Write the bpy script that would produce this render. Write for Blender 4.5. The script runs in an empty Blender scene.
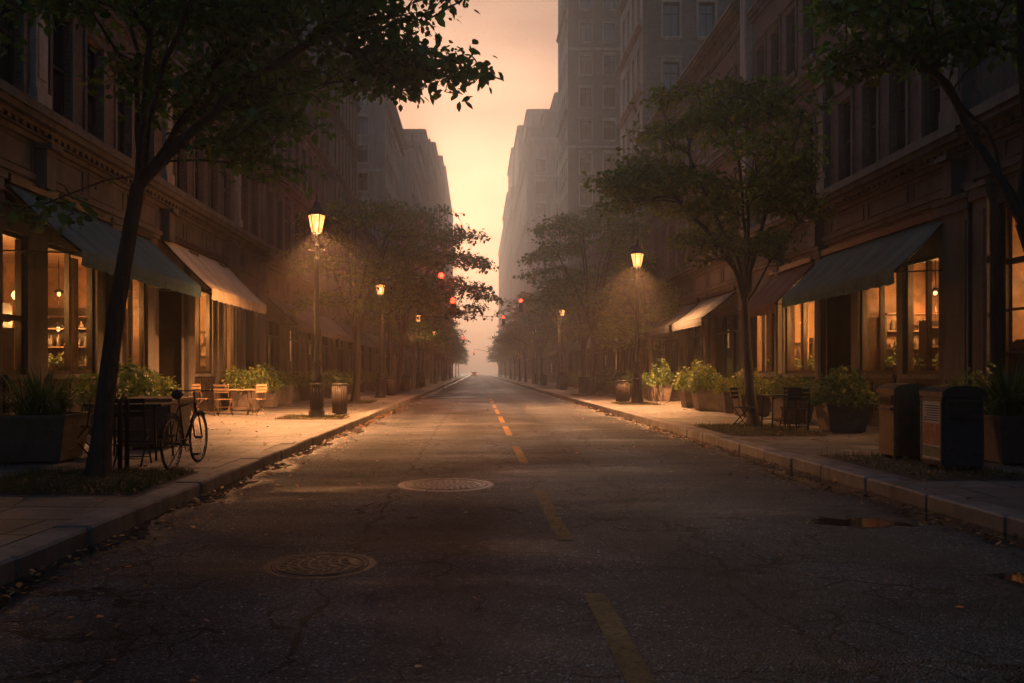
import bpy, math, random
import numpy as np
from mathutils import Vector, Matrix
random.seed(7)
R = math.radians
C = bpy.context.scene.collection
SC = bpy.context.scene

# ---------------------------------------------------------------- camera, sky, sun, exposure
F, VX, VY, H = 800.0, 476.0, 372.0, 1.4
cd = bpy.data.cameras.new('camera'); cam = bpy.data.objects.new('camera', cd); C.objects.link(cam)
SC.camera = cam
cam.location = (0, 0, H); cam.rotation_euler = (R(90), 0, 0)
cd.sensor_width = 36; cd.lens = F/1024*36
cd.shift_x = (512-VX)/1024; cd.shift_y = (VY-341.5)/1024
cd.clip_start = 0.05; cd.clip_end = 3000

SUN_ELEV, SUN_AZ = R(13), R(-1.6)          # azimuth measured from +Y, towards +X
SKY_WARM, SKY_COOL = (0.78, 0.62, 0.76, 1), (3.0, 4.4, 6.2, 1)
w = bpy.data.worlds.new('World'); SC.world = w; w.use_nodes = True
wn = w.node_tree; wn.nodes.clear()
sky = wn.nodes.new('ShaderNodeTexSky'); sky.sky_type = 'NISHITA'; sky.sun_disc = False
sky.sun_elevation = SUN_ELEV; sky.sun_rotation = SUN_AZ
sky.air_density = 1.6; sky.dust_density = 5.0; sky.ozone_density = 1.0
tint = wn.nodes.new('ShaderNodeMix'); tint.data_type = 'RGBA'; tint.blend_type = 'MULTIPLY'
tint.inputs['Factor'].default_value = 1.0; tint.inputs['B'].default_value = (0.80, 0.80, 1.35, 1)
# warm glow round the low sun, cooler sky overhead and behind
wge = wn.nodes.new('ShaderNodeTexCoord'); wdt = wn.nodes.new('ShaderNodeVectorMath'); wdt.operation = 'DOT_PRODUCT'
wdt.inputs[1].default_value = (math.sin(SUN_AZ)*math.cos(SUN_ELEV), math.cos(SUN_AZ)*math.cos(SUN_ELEV), math.sin(SUN_ELEV))
wn.links.new(wge.outputs['Generated'], wdt.inputs[0])
wtr = wn.nodes.new('ShaderNodeValToRGB'); wtr.color_ramp.elements[0].position = 0.45; wtr.color_ramp.elements[0].color = SKY_COOL
wtr.color_ramp.elements[1].position = 0.92; wtr.color_ramp.elements[1].color = SKY_WARM
wn.links.new(wdt.outputs['Value'], wtr.inputs[0]); wn.links.new(wtr.outputs[0], tint.inputs['B'])
wtc = wn.nodes.new('ShaderNodeTexCoord'); wmp = wn.nodes.new('ShaderNodeMapping'); wmp.inputs['Scale'].default_value = (1.5, 1.5, 7.0)
wns = wn.nodes.new('ShaderNodeTexNoise'); wns.inputs['Scale'].default_value = 2.2; wns.inputs['Detail'].default_value = 6
wrp = wn.nodes.new('ShaderNodeValToRGB'); wrp.color_ramp.elements[0].position = 0.35; wrp.color_ramp.elements[0].color = (0.80, 0.76, 0.78, 1)
wrp.color_ramp.elements[1].position = 0.62; wrp.color_ramp.elements[1].color = (1.08, 1.06, 1.04, 1)
cl = wn.nodes.new('ShaderNodeMix'); cl.data_type = 'RGBA'; cl.blend_type = 'MULTIPLY'; cl.inputs['Factor'].default_value = 1.0
wn.links.new(wtc.outputs['Generated'], wmp.inputs['Vector']); wn.links.new(wmp.outputs[0], wns.inputs['Vector']); wn.links.new(wns.outputs['Fac'], wrp.inputs[0])
wn.links.new(wrp.outputs[0], cl.inputs['B']); wn.links.new(tint.outputs['Result'], cl.inputs['A'])
bg = wn.nodes.new('ShaderNodeBackground'); bg.inputs['Strength'].default_value = 0.062
wo = wn.nodes.new('ShaderNodeOutputWorld')
wn.links.new(sky.outputs[0], tint.inputs['A']); wn.links.new(cl.outputs['Result'], bg.inputs['Color'])
wn.links.new(bg.outputs[0], wo.inputs['Surface'])

sl = bpy.data.lights.new('sun', 'SUN'); sl.energy = 1.55; sl.angle = R(1.5); sl.color = (1.0, 0.74, 0.56)
so = bpy.data.objects.new('sun', sl); C.objects.link(so)
sd = Vector((math.sin(SUN_AZ)*math.cos(SUN_ELEV), math.cos(SUN_AZ)*math.cos(SUN_ELEV), math.sin(SUN_ELEV)))
so.rotation_euler = sd.to_track_quat('Z', 'Y').to_euler()
so.location = (0, 60, 60)

HAZE_DENSITY, HAZE_G, HAZE_COLOR = 0.0020, 0.73, (1.0, 0.91, 0.85, 1)
SC.view_settings.view_transform = 'Standard'; SC.view_settings.look = 'None'
SC.view_settings.exposure = -1.0; SC.view_settings.gamma = 1.0
SC.view_settings.use_curve_mapping = False
cy = SC.cycles
cy.use_denoising = True
try: cy.denoiser = 'OPENIMAGEDENOISE'
except Exception: pass
cy.max_bounces = 4; cy.diffuse_bounces = 2; cy.glossy_bounces = 1; cy.transmission_bounces = 2
cy.volume_bounces = 1; cy.transparent_max_bounces = 8
cy.sample_clamp_indirect = 3.0; cy.sample_clamp_direct = 30.0
cy.caustics_reflective = False; cy.caustics_refractive = False
cy.use_adaptive_sampling = True; cy.adaptive_threshold = 0.03
cy.blur_glossy = 1.0

LAMP_W = 640
LAMP_COL = (1.0, 0.43, 0.16)
LAMP_DOWN = 52000.0

# ---------------------------------------------------------------- materials
def newmat(name):
    m = bpy.data.materials.new(name); m.use_nodes = True
    nt = m.node_tree; nt.nodes.clear()
    out = nt.nodes.new('ShaderNodeOutputMaterial'); p = nt.nodes.new('ShaderNodeBsdfPrincipled')
    nt.links.new(p.outputs[0], out.inputs['Surface'])
    return m, nt, p, out
def N(nt, t, **kw):
    n = nt.nodes.new(t)
    for k, v in kw.items(): setattr(n, k, v)
    return n
def L(nt, a, b): nt.links.new(a, b)
def ramp(nt, src, stops):
    r = N(nt, 'ShaderNodeValToRGB'); e = r.color_ramp.elements
    while len(e) < len(stops): e.new(0.5)
    for i, (pos, c) in enumerate(stops):
        e[i].position = pos; e[i].color = (c[0], c[1], c[2], 1) if not isinstance(c, (int, float)) else (c, c, c, 1)
    L(nt, src, r.inputs[0]); return r.outputs[0]
def noise(nt, vec, scale, detail=4, rough=0.6, dist=0.0):
    n = N(nt, 'ShaderNodeTexNoise'); n.inputs['Scale'].default_value = scale; n.inputs['Detail'].default_value = detail
    n.inputs['Roughness'].default_value = rough; n.inputs['Distortion'].default_value = dist
    if vec is not None: L(nt, vec, n.inputs['Vector'])
    return n.outputs['Fac']
def coords(nt, scale=(1, 1, 1), world=True):
    if world:
        g = N(nt, 'ShaderNodeNewGeometry').outputs['Position']
    else:
        g = N(nt, 'ShaderNodeTexCoord').outputs['Object']
    m = N(nt, 'ShaderNodeMapping'); m.inputs['Scale'].default_value = scale
    L(nt, g, m.inputs['Vector']); return m.outputs[0]
def math_(nt, op, a, b=None, c=None):
    n = N(nt, 'ShaderNodeMath', operation=op)
    for i, v in enumerate((a, b, c)):
        if v is None: continue
        if isinstance(v, (int, float)): n.inputs[i].default_value = v
        else: L(nt, v, n.inputs[i])
    return n.outputs[0]
def mixc(nt, f, a, b, mode='MIX'):
    n = N(nt, 'ShaderNodeMix', data_type='RGBA', blend_type=mode)
    for key, v in (('Factor', f), ('A', a), ('B', b)):
        s = n.inputs[key]
        if isinstance(v, (int, float)): s.default_value = v
        elif isinstance(v, tuple): s.default_value = (v[0], v[1], v[2], 1)
        else: L(nt, v, s)
    return n.outputs['Result']
def bump(nt, p, h, strength=0.4, dist=0.02):
    b = N(nt, 'ShaderNodeBump'); b.inputs['Strength'].default_value = strength; b.inputs['Distance'].default_value = dist
    L(nt, h, b.inputs['Height']); L(nt, b.outputs[0], p.inputs['Normal'])

def simple(name, col, rough=0.6, var=0.35, scale=6.0, metal=0.0, bumps=0.2, bscale=40, world=True, spec=0.5):
    m, nt, p, _ = newmat(name)
    v = coords(nt, world=world)
    n = noise(nt, v, scale, 5, 0.65)
    lo = tuple(c*(1-var) for c in col); hi = tuple(min(1, c*(1+var)) for c in col)
    L(nt, ramp(nt, n, [(0.3, lo), (0.7, hi)]), p.inputs['Base Color'])
    p.inputs['Metallic'].default_value = metal
    p.inputs['Specular IOR Level'].default_value = spec
    L(nt, ramp(nt, noise(nt, v, scale*2.3, 3), [(0.3, max(0.02, rough-0.12)), (0.7, min(1, rough+0.12))]), p.inputs['Roughness'])
    if bumps: bump(nt, p, noise(nt, v, bscale, 4), bumps, 0.01)
    return m

def emis(name, col, strength, var=0.0, scale=4):
    m, nt, p, out = newmat(name)
    nt.nodes.remove(p)
    e = N(nt, 'ShaderNodeEmission'); e.inputs['Color'].default_value = (*col, 1); e.inputs['Strength'].default_value = strength
    if var:
        n = noise(nt, coords(nt, (1, 1, 0.6)), scale, 4, 0.7)
        L(nt, ramp(nt, n, [(0.35, tuple(c*(1-var) for c in col)), (0.65, col)]), e.inputs['Color'])
    L(nt, e.outputs[0], out.inputs['Surface']); return m

def brick_mat(name, c1, c2, mortar, sc=1.0, stain=0.6):
    m, nt, p, _ = newmat(name)
    g = N(nt, 'ShaderNodeNewGeometry').outputs['Position']
    s = N(nt, 'ShaderNodeSeparateXYZ'); L(nt, g, s.inputs[0])
    a = math_(nt, 'ADD', s.outputs[0], s.outputs[1])
    cb = N(nt, 'ShaderNodeCombineXYZ'); L(nt, a, cb.inputs[0]); L(nt, s.outputs[2], cb.inputs[1])
    b = N(nt, 'ShaderNodeTexBrick'); L(nt, cb.outputs[0], b.inputs['Vector'])
    b.inputs['Scale'].default_value = sc; b.inputs['Brick Width'].default_value = 0.24
    b.inputs['Row Height'].default_value = 0.085; b.inputs['Mortar Size'].default_value = 0.011
    b.inputs['Bias'].default_value = 0.0; b.inputs['Mortar Smooth'].default_value = 0.3
    b.inputs['Color1'].default_value = (*c1, 1); b.inputs['Color2'].default_value = (*c2, 1); b.inputs['Mortar'].default_value = (*mortar, 1)
    v = coords(nt, (1, 1, 0.35))
    n = noise(nt, v, 0.9, 6, 0.7)
    col = mixc(nt, ramp(nt, n, [(0.35, 1-stain), (0.7, 1.0)]), (c1[0]*.35, c1[1]*.33, c1[2]*.33), b.outputs['Color'])
    n2 = noise(nt, coords(nt), 9, 4)
    col = mixc(nt, 1.0, col, ramp(nt, n2, [(0.3, 0.65), (0.7, 1.15)]), 'MULTIPLY')
    L(nt, col, p.inputs['Base Color']); p.inputs['Roughness'].default_value = 0.85
    h = math_(nt, 'ADD', math_(nt, 'MULTIPLY', b.outputs['Fac'], -1.0), math_(nt, 'MULTIPLY', n2, 0.6))
    bump(nt, p, h, 0.6, 0.012)
    return m

def stone_mat(name, col, stain=0.5, rough=0.8, block=None):
    m, nt, p, _ = newmat(name)
    v = coords(nt); vs = coords(nt, (1.6, 1.6, 0.25))
    n = noise(nt, vs, 1.3, 6, 0.7); n2 = noise(nt, v, 7, 5, 0.7)
    c = ramp(nt, n, [(0.30, tuple(x*(1-stain)*0.7 for x in col)), (0.5, tuple(x*0.8 for x in col)), (0.62, col), (0.85, tuple(x*1.35 for x in col))])
    c = mixc(nt, 1.0, c, ramp(nt, n2, [(0.3, 0.7), (0.7, 1.1)]), 'MULTIPLY')
    L(nt, c, p.inputs['Base Color']); p.inputs['Roughness'].default_value = rough
    bump(nt, p, n2, 0.5, 0.02)
    return m

def asphalt_mat():
    m, nt, p, _ = newmat('asphalt')
    g = N(nt, 'ShaderNodeNewGeometry').outputs['Position']
    s = N(nt, 'ShaderNodeSeparateXYZ'); L(nt, g, s.inputs[0])
    X, Y = s.outputs[0], s.outputs[1]
    v = coords(nt)
    agg = N(nt, 'ShaderNodeTexVoronoi'); agg.inputs['Scale'].default_value = 75; L(nt, v, agg.inputs['Vector'])
    big = noise(nt, coords(nt, (0.35, 0.9, 1)), 0.9, 6, 0.65, 0.4)      # worn patches, wider across the road
    fine = noise(nt, v, 140, 3, 0.7)
    mid = noise(nt, v, 5, 5, 0.7)
    col = ramp(nt, big, [(0.3, (0.024, 0.025, 0.028)), (0.5, (0.052, 0.053, 0.056)), (0.72, (0.088, 0.086, 0.086))])
    col = mixc(nt, 1.0, col, ramp(nt, agg.outputs['Color'], [(0.0, 0.25), (0.62, 0.9), (0.86, 2.0), (1.0, 7.0)]), 'MULTIPLY')
    col = mixc(nt, 1.0, col, ramp(nt, mid, [(0.3, 0.75), (0.7, 1.2)]), 'MULTIPLY')
    trk = math_(nt, 'MULTIPLY', math_(nt, 'COSINE', math_(nt, 'MULTIPLY', math_(nt, 'SUBTRACT', X, 0.72), 3.7)), 0.5)
    trk = math_(nt, 'ADD', math_(nt, 'ADD', trk, 0.5), math_(nt, 'MULTIPLY', noise(nt, coords(nt, (1, 0.15, 1)), 2.0, 4), 0.5))
    col = mixc(nt, 1.0, col, ramp(nt, trk, [(0.25, 0.72), (1.1, 1.18)]), 'MULTIPLY')
    oil = noise(nt, coords(nt, (0.6, 0.45, 1)), 1.6, 7, 0.72, 0.8)
    col = mixc(nt, 1.0, col, ramp(nt, oil, [(0.30, 0.35), (0.42, 0.9), (0.6, 1.1)]), 'MULTIPLY')
    # cracks: two long seams and a sparse network
    cr = None
    for x0, sd_, amp in ((-0.95, 0.0, 0.28), (1.72, 31.0, 0.30)):
        cv = N(nt, 'ShaderNodeCombineXYZ'); L(nt, Y, cv.inputs[1]); cv.inputs[0].default_value = sd_
        wob = noise(nt, cv.outputs[0], 1.6, 7, 0.62)
        d = math_(nt, 'ABSOLUTE', math_(nt, 'SUBTRACT', X, math_(nt, 'ADD', x0-amp, math_(nt, 'MULTIPLY', wob, amp*2))))
        wd = math_(nt, 'MULTIPLY', ramp(nt, noise(nt, cv.outputs[0], 4.5, 3), [(0.35, 0.0), (0.65, 1.0)]), 0.030)
        c_ = math_(nt, 'LESS_THAN', d, wd)
        cr = c_ if cr is None else math_(nt, 'MAXIMUM', cr, c_)
    for sc_, th, mk in ((0.45, 0.014, 0.44), (1.5, 0.014, 0.54)):
        vo = N(nt, 'ShaderNodeTexVoronoi', feature='DISTANCE_TO_EDGE'); vo.inputs['Scale'].default_value = sc_
        dv = N(nt, 'ShaderNodeVectorMath', operation='ADD'); L(nt, v, dv.inputs[0])
        nn = N(nt, 'ShaderNodeTexNoise'); nn.inputs['Scale'].default_value = 2.5; nn.inputs['Detail'].default_value = 6; L(nt, v, nn.inputs['Vector'])
        ms = N(nt, 'ShaderNodeVectorMath', operation='SCALE'); ms.inputs['Scale'].default_value = 0.6; L(nt, nn.outputs['Color'], ms.inputs[0])
        L(nt, ms.outputs[0], dv.inputs[1]); L(nt, dv.outputs[0], vo.inputs['Vector'])
        c_ = math_(nt, 'MULTIPLY', math_(nt, 'LESS_THAN', vo.outputs['Distance'], th*sc_),
                   math_(nt, 'GREATER_THAN', noise(nt, v, 0.6, 2), mk))
        cr = math_(nt, 'MAXIMUM', cr, c_)
    col = mixc(nt, cr, col, (0.006, 0.006, 0.006))
    L(nt, col, p.inputs['Base Color'])
    # damp places are smoother
    damp = noise(nt, coords(nt, (0.5, 1.3, 1)), 0.55, 5, 0.6, 0.6)
    rg = ramp(nt, damp, [(0.35, 0.85), (0.55, 0.72), (0.70, 0.48)])
    ed = math_(nt, 'MINIMUM', math_(nt, 'ABSOLUTE', math_(nt, 'SUBTRACT', X, -3.1)), math_(nt, 'ABSOLUTE', math_(nt, 'SUBTRACT', X, 4.6)))
    wet = math_(nt, 'ADD', math_(nt, 'MULTIPLY', ed, -0.55), noise(nt, coords(nt, (1.0, 0.55, 1)), 1.3, 6, 0.62, 0.5))
    for bx_, by_, rx_, ry_ in ((3.55, 7.45, 0.50, 0.26), (3.85, 5.35, 0.45, 0.22), (4.2, 10.6, 0.22, 1.3)):
        dx_ = math_(nt, 'DIVIDE', math_(nt, 'SUBTRACT', X, bx_), rx_); dy_ = math_(nt, 'DIVIDE', math_(nt, 'SUBTRACT', Y, by_), ry_)
        r2 = math_(nt, 'SQRT', math_(nt, 'ADD', math_(nt, 'MULTIPLY', dx_, dx_), math_(nt, 'MULTIPLY', dy_, dy_)))
        wet = math_(nt, 'MAXIMUM', wet, math_(nt, 'ADD', math_(nt, 'MULTIPLY', r2, -0.38), math_(nt, 'ADD', 0.24, math_(nt, 'MULTIPLY', noise(nt, v, 3.5, 5, 0.6), 0.9))))
    wet = ramp(nt, wet, [(0.24, 0.0), (0.34, 0.55), (0.42, 1.0)])
    dry = math_(nt, 'SUBTRACT', 1.0, wet)
    rg2 = mixc(nt, wet, rg, (0.07, 0.07, 0.07))
    L(nt, rg2, p.inputs['Roughness'])
    L(nt, mixc(nt, math_(nt, 'MULTIPLY', wet, 0.65), col, (0.012, 0.011, 0.011)), p.inputs['Base Color'])
    p.inputs['Specular IOR Level'].default_value = 0.25
    h = math_(nt, 'ADD', math_(nt, 'MULTIPLY', agg.outputs['Distance'], -0.9), math_(nt, 'MULTIPLY', fine, 0.4))
    h = math_(nt, 'ADD', h, math_(nt, 'MULTIPLY', mid, 1.2))
    h = math_(nt, 'SUBTRACT', h, math_(nt, 'MULTIPLY', cr, 3.0))
    bump(nt, p, math_(nt, 'MULTIPLY', h, dry), 0.9, 0.014)
    return m

def paving_mat():
    m, nt, p, _ = newmat('flagstone')
    g = N(nt, 'ShaderNodeNewGeometry').outputs['Position']
    nz = N(nt, 'ShaderNodeTexNoise'); nz.inputs['Scale'].default_value = 1.7; nz.inputs['Detail'].default_value = 5; L(nt, g, nz.inputs['Vector'])
    sc = N(nt, 'ShaderNodeVectorMath', operation='SCALE'); sc.inputs['Scale'].default_value = 0.10; L(nt, nz.outputs['Color'], sc.inputs[0])
    ad = N(nt, 'ShaderNodeVectorMath', operation='ADD'); L(nt, g, ad.inputs[0]); L(nt, sc.outputs[0], ad.inputs[1])
    b = N(nt, 'ShaderNodeTexBrick'); L(nt, ad.outputs[0], b.inputs['Vector'])
    b.inputs['Scale'].default_value = 1.0; b.inputs['Brick Width'].default_value = 1.05; b.inputs['Row Height'].default_value = 0.62
    b.inputs['Mortar Size'].default_value = 0.022; b.inputs['Mortar Smooth'].default_value = 0.5; b.offset = 0.42
    b.inputs['Color1'].default_value = (0.11, 0.10, 0.09, 1); b.inputs['Color2'].default_value = (0.19, 0.17, 0.15, 1)
    b.inputs['Mortar'].default_value = (0.03, 0.028, 0.024, 1)
    n = noise(nt, g, 1.1, 6, 0.7); n2 = noise(nt, g, 14, 5, 0.7)
    col = mixc(nt, 1.0, b.outputs['Color'], ramp(nt, n, [(0.3, 0.45), (0.65, 1.15)]), 'MULTIPLY')
    col = mixc(nt, 1.0, col, ramp(nt, n2, [(0.3, 0.7), (0.7, 1.15)]), 'MULTIPLY')
    vo = N(nt, 'ShaderNodeTexVoronoi', feature='DISTANCE_TO_EDGE'); vo.inputs['Scale'].default_value = 0.8
    L(nt, ad.outputs[0], vo.inputs['Vector'])
    crk = math_(nt, 'MULTIPLY', math_(nt, 'LESS_THAN', vo.outputs['Distance'], 0.008), math_(nt, 'GREATER_THAN', noise(nt, g, 0.5, 2), 0.47))
    col = mixc(nt, crk, col, (0.02, 0.018, 0.016))
    L(nt, col, p.inputs['Base Color'])
    L(nt, ramp(nt, noise(nt, g, 0.8, 5), [(0.35, 0.78), (0.65, 0.45)]), p.inputs['Roughness'])
    h = math_(nt, 'ADD', math_(nt, 'MULTIPLY', b.outputs['Fac'], -1.6), math_(nt, 'MULTIPLY', n2, 0.7))
    h = math_(nt, 'ADD', h, math_(nt, 'MULTIPLY', n, 1.6)); h = math_(nt, 'SUBTRACT', h, crk)
    bump(nt, p, h, 0.7, 0.02)
    return m

def leaf_mat(name, dark, light, trans=0.35):
    m, nt, p, out = newmat(name)
    a = N(nt, 'ShaderNodeAttribute', attribute_name='tint')
    c = ramp(nt, a.outputs['Fac'], [(0.0, dark), (0.75, light), (1.0, (light[0]*1.9, light[1]*1.15, light[2]*0.8))])
    L(nt, c, p.inputs['Base Color']); p.inputs['Roughness'].default_value = 0.55; p.inputs['Specular IOR Level'].default_value = 0.3
    t = N(nt, 'ShaderNodeBsdfTranslucent')
    L(nt, mixc(nt, 1.0, c, (1.5, 1.3, 0.6), 'MULTIPLY'), t.inputs['Color'])
    mx = N(nt, 'ShaderNodeMixShader'); mx.inputs[0].default_value = trans
    L(nt, p.outputs[0], mx.inputs[1]); L(nt, t.outputs[0], mx.inputs[2]); L(nt, mx.outputs[0], out.inputs['Surface'])
    return m

def glass_mat(name, tintc=(0.9, 0.86, 0.8), gl=0.12, dirt=0.03):
    m, nt, p, out = newmat(name); nt.nodes.remove(p)
    tr = N(nt, 'ShaderNodeBsdfTransparent'); tr.inputs[0].default_value = (*tintc, 1)
    go = N(nt, 'ShaderNodeBsdfGlossy'); go.inputs['Roughness'].default_value = 0.03; go.inputs[0].default_value = (0.9, 0.9, 0.9, 1)
    df = N(nt, 'ShaderNodeBsdfDiffuse'); df.inputs[0].default_value = (0.4, 0.37, 0.33, 1)
    lw = N(nt, 'ShaderNodeLayerWeight'); lw.inputs['Blend'].default_value = 0.5
    m1 = N(nt, 'ShaderNodeMixShader'); L(nt, math_(nt, 'ADD', 0.03, math_(nt, 'MULTIPLY', math_(nt, 'POWER', lw.outputs['Facing'], 5.0), 0.9)), m1.inputs[0])
    L(nt, tr.outputs[0], m1.inputs[1]); L(nt, go.outputs[0], m1.inputs[2])
    m2 = N(nt, 'ShaderNodeMixShader')
    L(nt, math_(nt, 'MULTIPLY', noise(nt, coords(nt), 3, 5, 0.7), dirt*2), m2.inputs[0])
    L(nt, m1.outputs[0], m2.inputs[1]); L(nt, df.outputs[0], m2.inputs[2]); L(nt, m2.outputs[0], out.inputs['Surface'])
    return m

def lantern_mat():
    m, nt, p, out = newmat('lantern_glass'); nt.nodes.remove(p)
    tr = N(nt, 'ShaderNodeBsdfTransparent'); tr.inputs[0].default_value = (0.85, 0.8, 0.7, 1)
    e = N(nt, 'ShaderNodeEmission'); e.inputs[0].default_value = (1.0, 0.44, 0.12, 1); e.inputs[1].default_value = 2.6
    a = N(nt, 'ShaderNodeAddShader'); L(nt, tr.outputs[0], a.inputs[0]); L(nt, e.outputs[0], a.inputs[1])
    L(nt, a.outputs[0], out.inputs['Surface']); return m

M = {}
M['asphalt'] = asphalt_mat(); M['paving'] = paving_mat()
M['kerb'] = stone_mat('granite_kerb', (0.22, 0.20, 0.175), 0.5, 0.7)
M['soil'] = simple('soil', (0.035, 0.028, 0.02), 0.95, 0.4, 12, bumps=0.8)
M['stone_l'] = stone_mat('limestone', (0.105, 0.088, 0.073), 0.7)
M['stone_r'] = stone_mat('brownstone', (0.095, 0.078, 0.065), 0.7)
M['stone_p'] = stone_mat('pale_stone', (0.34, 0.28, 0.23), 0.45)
M['pink_lit_stone'] = stone_mat('pinkish_lit_stone', (0.28, 0.195, 0.155), 0.4)  # pale pinkish light on the far towers is mixed into this colour
M['brick_l'] = brick_mat('red_brick', (0.10, 0.048, 0.033), (0.19, 0.10, 0.065), (0.15, 0.125, 0.10))
M['brick_r'] = brick_mat('brown_brick', (0.11, 0.055, 0.040), (0.19, 0.10, 0.07), (0.16, 0.135, 0.11))
M['brick_t'] = brick_mat('tower_brick', (0.115, 0.078, 0.062), (0.19, 0.13, 0.10), (0.15, 0.125, 0.105), sc=0.8)
M['darkwood'] = simple('dark_painted_wood', (0.024, 0.017, 0.013), 0.5, 0.4, 5, bumps=0.15, spec=0.25)
M['wood'] = simple('oiled_wood', (0.14, 0.075, 0.038), 0.5, 0.45, 7, bumps=0.3)
M['wood_lt'] = simple('warm_wood', (0.30, 0.18, 0.10), 0.5, 0.35, 5, bumps=0.2)
M['planter'] = simple('planter_timber', (0.075, 0.058, 0.047), 0.6, 0.45, 6, bumps=0.4)
M['planter_s'] = simple('planter_stone', (0.16, 0.125, 0.10), 0.75, 0.4, 5, bumps=0.4)
M['iron'] = simple('black_iron', (0.010, 0.010, 0.010), 0.5, 0.3, 20, metal=0.0, bumps=0.1, spec=0.2)
M['steel'] = simple('dark_steel', (0.10, 0.10, 0.105), 0.35, 0.3, 20, metal=0.9, bumps=0.05)
M['chrome'] = simple('bright_rim', (0.45, 0.43, 0.40), 0.25, 0.1, 20, metal=1.0, bumps=0)
M['rubber'] = simple('tyre_rubber', (0.012, 0.012, 0.012), 0.7, 0.2, 30, bumps=0.1)
M['cast'] = simple('cast_iron_cover', (0.026, 0.020, 0.015), 0.65, 0.6, 7, metal=0.1, bumps=0.6, bscale=60)
M['dark'] = simple('dark_interior', (0.012, 0.010, 0.009), 0.8, 0.2)
M['darkpane'] = simple('dark_window_glass', (0.010, 0.011, 0.013), 0.10, 0.3, 1.5, bumps=0.03, bscale=1.5)
M['teal'] = simple('teal_canvas', (0.042, 0.080, 0.090), 0.8, 0.30, 3, bumps=0.35, bscale=9)
M['tan'] = simple('tan_canvas', (0.58, 0.45, 0.31), 0.8, 0.2, 3, bumps=0.35, bscale=9)
M['sage'] = simple('grey_green_canvas', (0.13, 0.16, 0.145), 0.8, 0.25, 3, bumps=0.35, bscale=9)
M['red'] = simple('rust_red_canvas', (0.085, 0.024, 0.016), 0.8, 0.3, 3, bumps=0.35, bscale=9)
M['grey'] = simple('charcoal_canvas', (0.075, 0.078, 0.082), 0.8, 0.3, 3, bumps=0.35, bscale=9)
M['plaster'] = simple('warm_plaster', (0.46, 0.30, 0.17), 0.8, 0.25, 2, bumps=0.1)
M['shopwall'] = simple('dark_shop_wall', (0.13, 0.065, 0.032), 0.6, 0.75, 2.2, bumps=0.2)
M['curtain'] = simple('amber_curtain', (0.42, 0.26, 0.13), 0.85, 0.3, 4, bumps=0.2)
M['bark'] = None
def bark():
    m, nt, p, _ = newmat('bark')
    v = coords(nt, (1, 1, 0.25), world=False)
    n = noise(nt, v, 18, 6, 0.75, 0.5)
    L(nt, ramp(nt, n, [(0.3, (0.022, 0.016, 0.012)), (0.7, (0.085, 0.062, 0.045))]), p.inputs['Base Color'])
    p.inputs['Roughness'].default_value = 0.9; bump(nt, p, n, 0.9, 0.03); return m
M['bark'] = bark()
M['leaf'] = leaf_mat('leaf_green', (0.028, 0.075, 0.024), (0.095, 0.200, 0.055), 0.4)
M['leaf2'] = leaf_mat('leaf_autumn', (0.040, 0.085, 0.022), (0.140, 0.190, 0.045), 0.45)
M['shrub'] = leaf_mat('shrub_leaf', (0.030, 0.075, 0.020), (0.105, 0.165, 0.045), 0.3)
M['grass'] = leaf_mat('grass_blade', (0.025, 0.040, 0.012), (0.085, 0.095, 0.030), 0.2)
M['litter'] = leaf_mat('fallen_leaf', (0.09, 0.045, 0.018), (0.30, 0.155, 0.05), 0.05)
M['glass'] = glass_mat('shop_glass')
M['lantern'] = lantern_mat()
M['bulb'] = emis('bulb_glow', (1.0, 0.62, 0.25), 9.0)
M['lit'] = emis('lit_window_glow', (1.0, 0.50, 0.17), 1.5, 0.85, 2.5)
M['lit_dim'] = emis('dim_window_glow', (1.0, 0.42, 0.13), 0.30, 0.9, 2.0)
M['redlight'] = emis('red_signal_lens', (1.0, 0.045, 0.018), 16.0)
M['tail'] = emis('tail_lamp', (1.0, 0.12, 0.04), 9.0)
M['head'] = emis('head_lamp', (1.0, 0.75, 0.5), 9.0)
M['water'] = simple('puddle_water', (0.010, 0.009, 0.009), 0.05, 0.0, 2, bumps=0.02, bscale=3)

def yellow_paint():
    m, nt, p, out = newmat('yellow_road_paint')
    v = coords(nt)
    n = noise(nt, v, 28, 5, 0.75); n2 = noise(nt, v, 2.0, 4)
    c = ramp(nt, n, [(0.3, (0.13, 0.078, 0.024)), (0.6, (0.36, 0.21, 0.075))])
    c = mixc(nt, 1.0, c, ramp(nt, n2, [(0.35, 0.6), (0.65, 1.05)]), 'MULTIPLY')
    L(nt, c, p.inputs['Base Color']); p.inputs['Roughness'].default_value = 0.85; p.inputs['Specular IOR Level'].default_value = 0.25
    bump(nt, p, noise(nt, v, 130, 3), 0.5, 0.006)
    t = N(nt, 'ShaderNodeBsdfTransparent'); mx = N(nt, 'ShaderNodeMixShader')
    wear = ramp(nt, noise(nt, v, 11, 6, 0.8), [(0.56, 0.0), (0.66, 0.8)])
    L(nt, wear, mx.inputs[0]); L(nt, p.outputs[0], mx.inputs[1]); L(nt, t.outputs[0], mx.inputs[2]); L(nt, mx.outputs[0], out.inputs['Surface'])
    return m
M['paint'] = yellow_paint()

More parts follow.
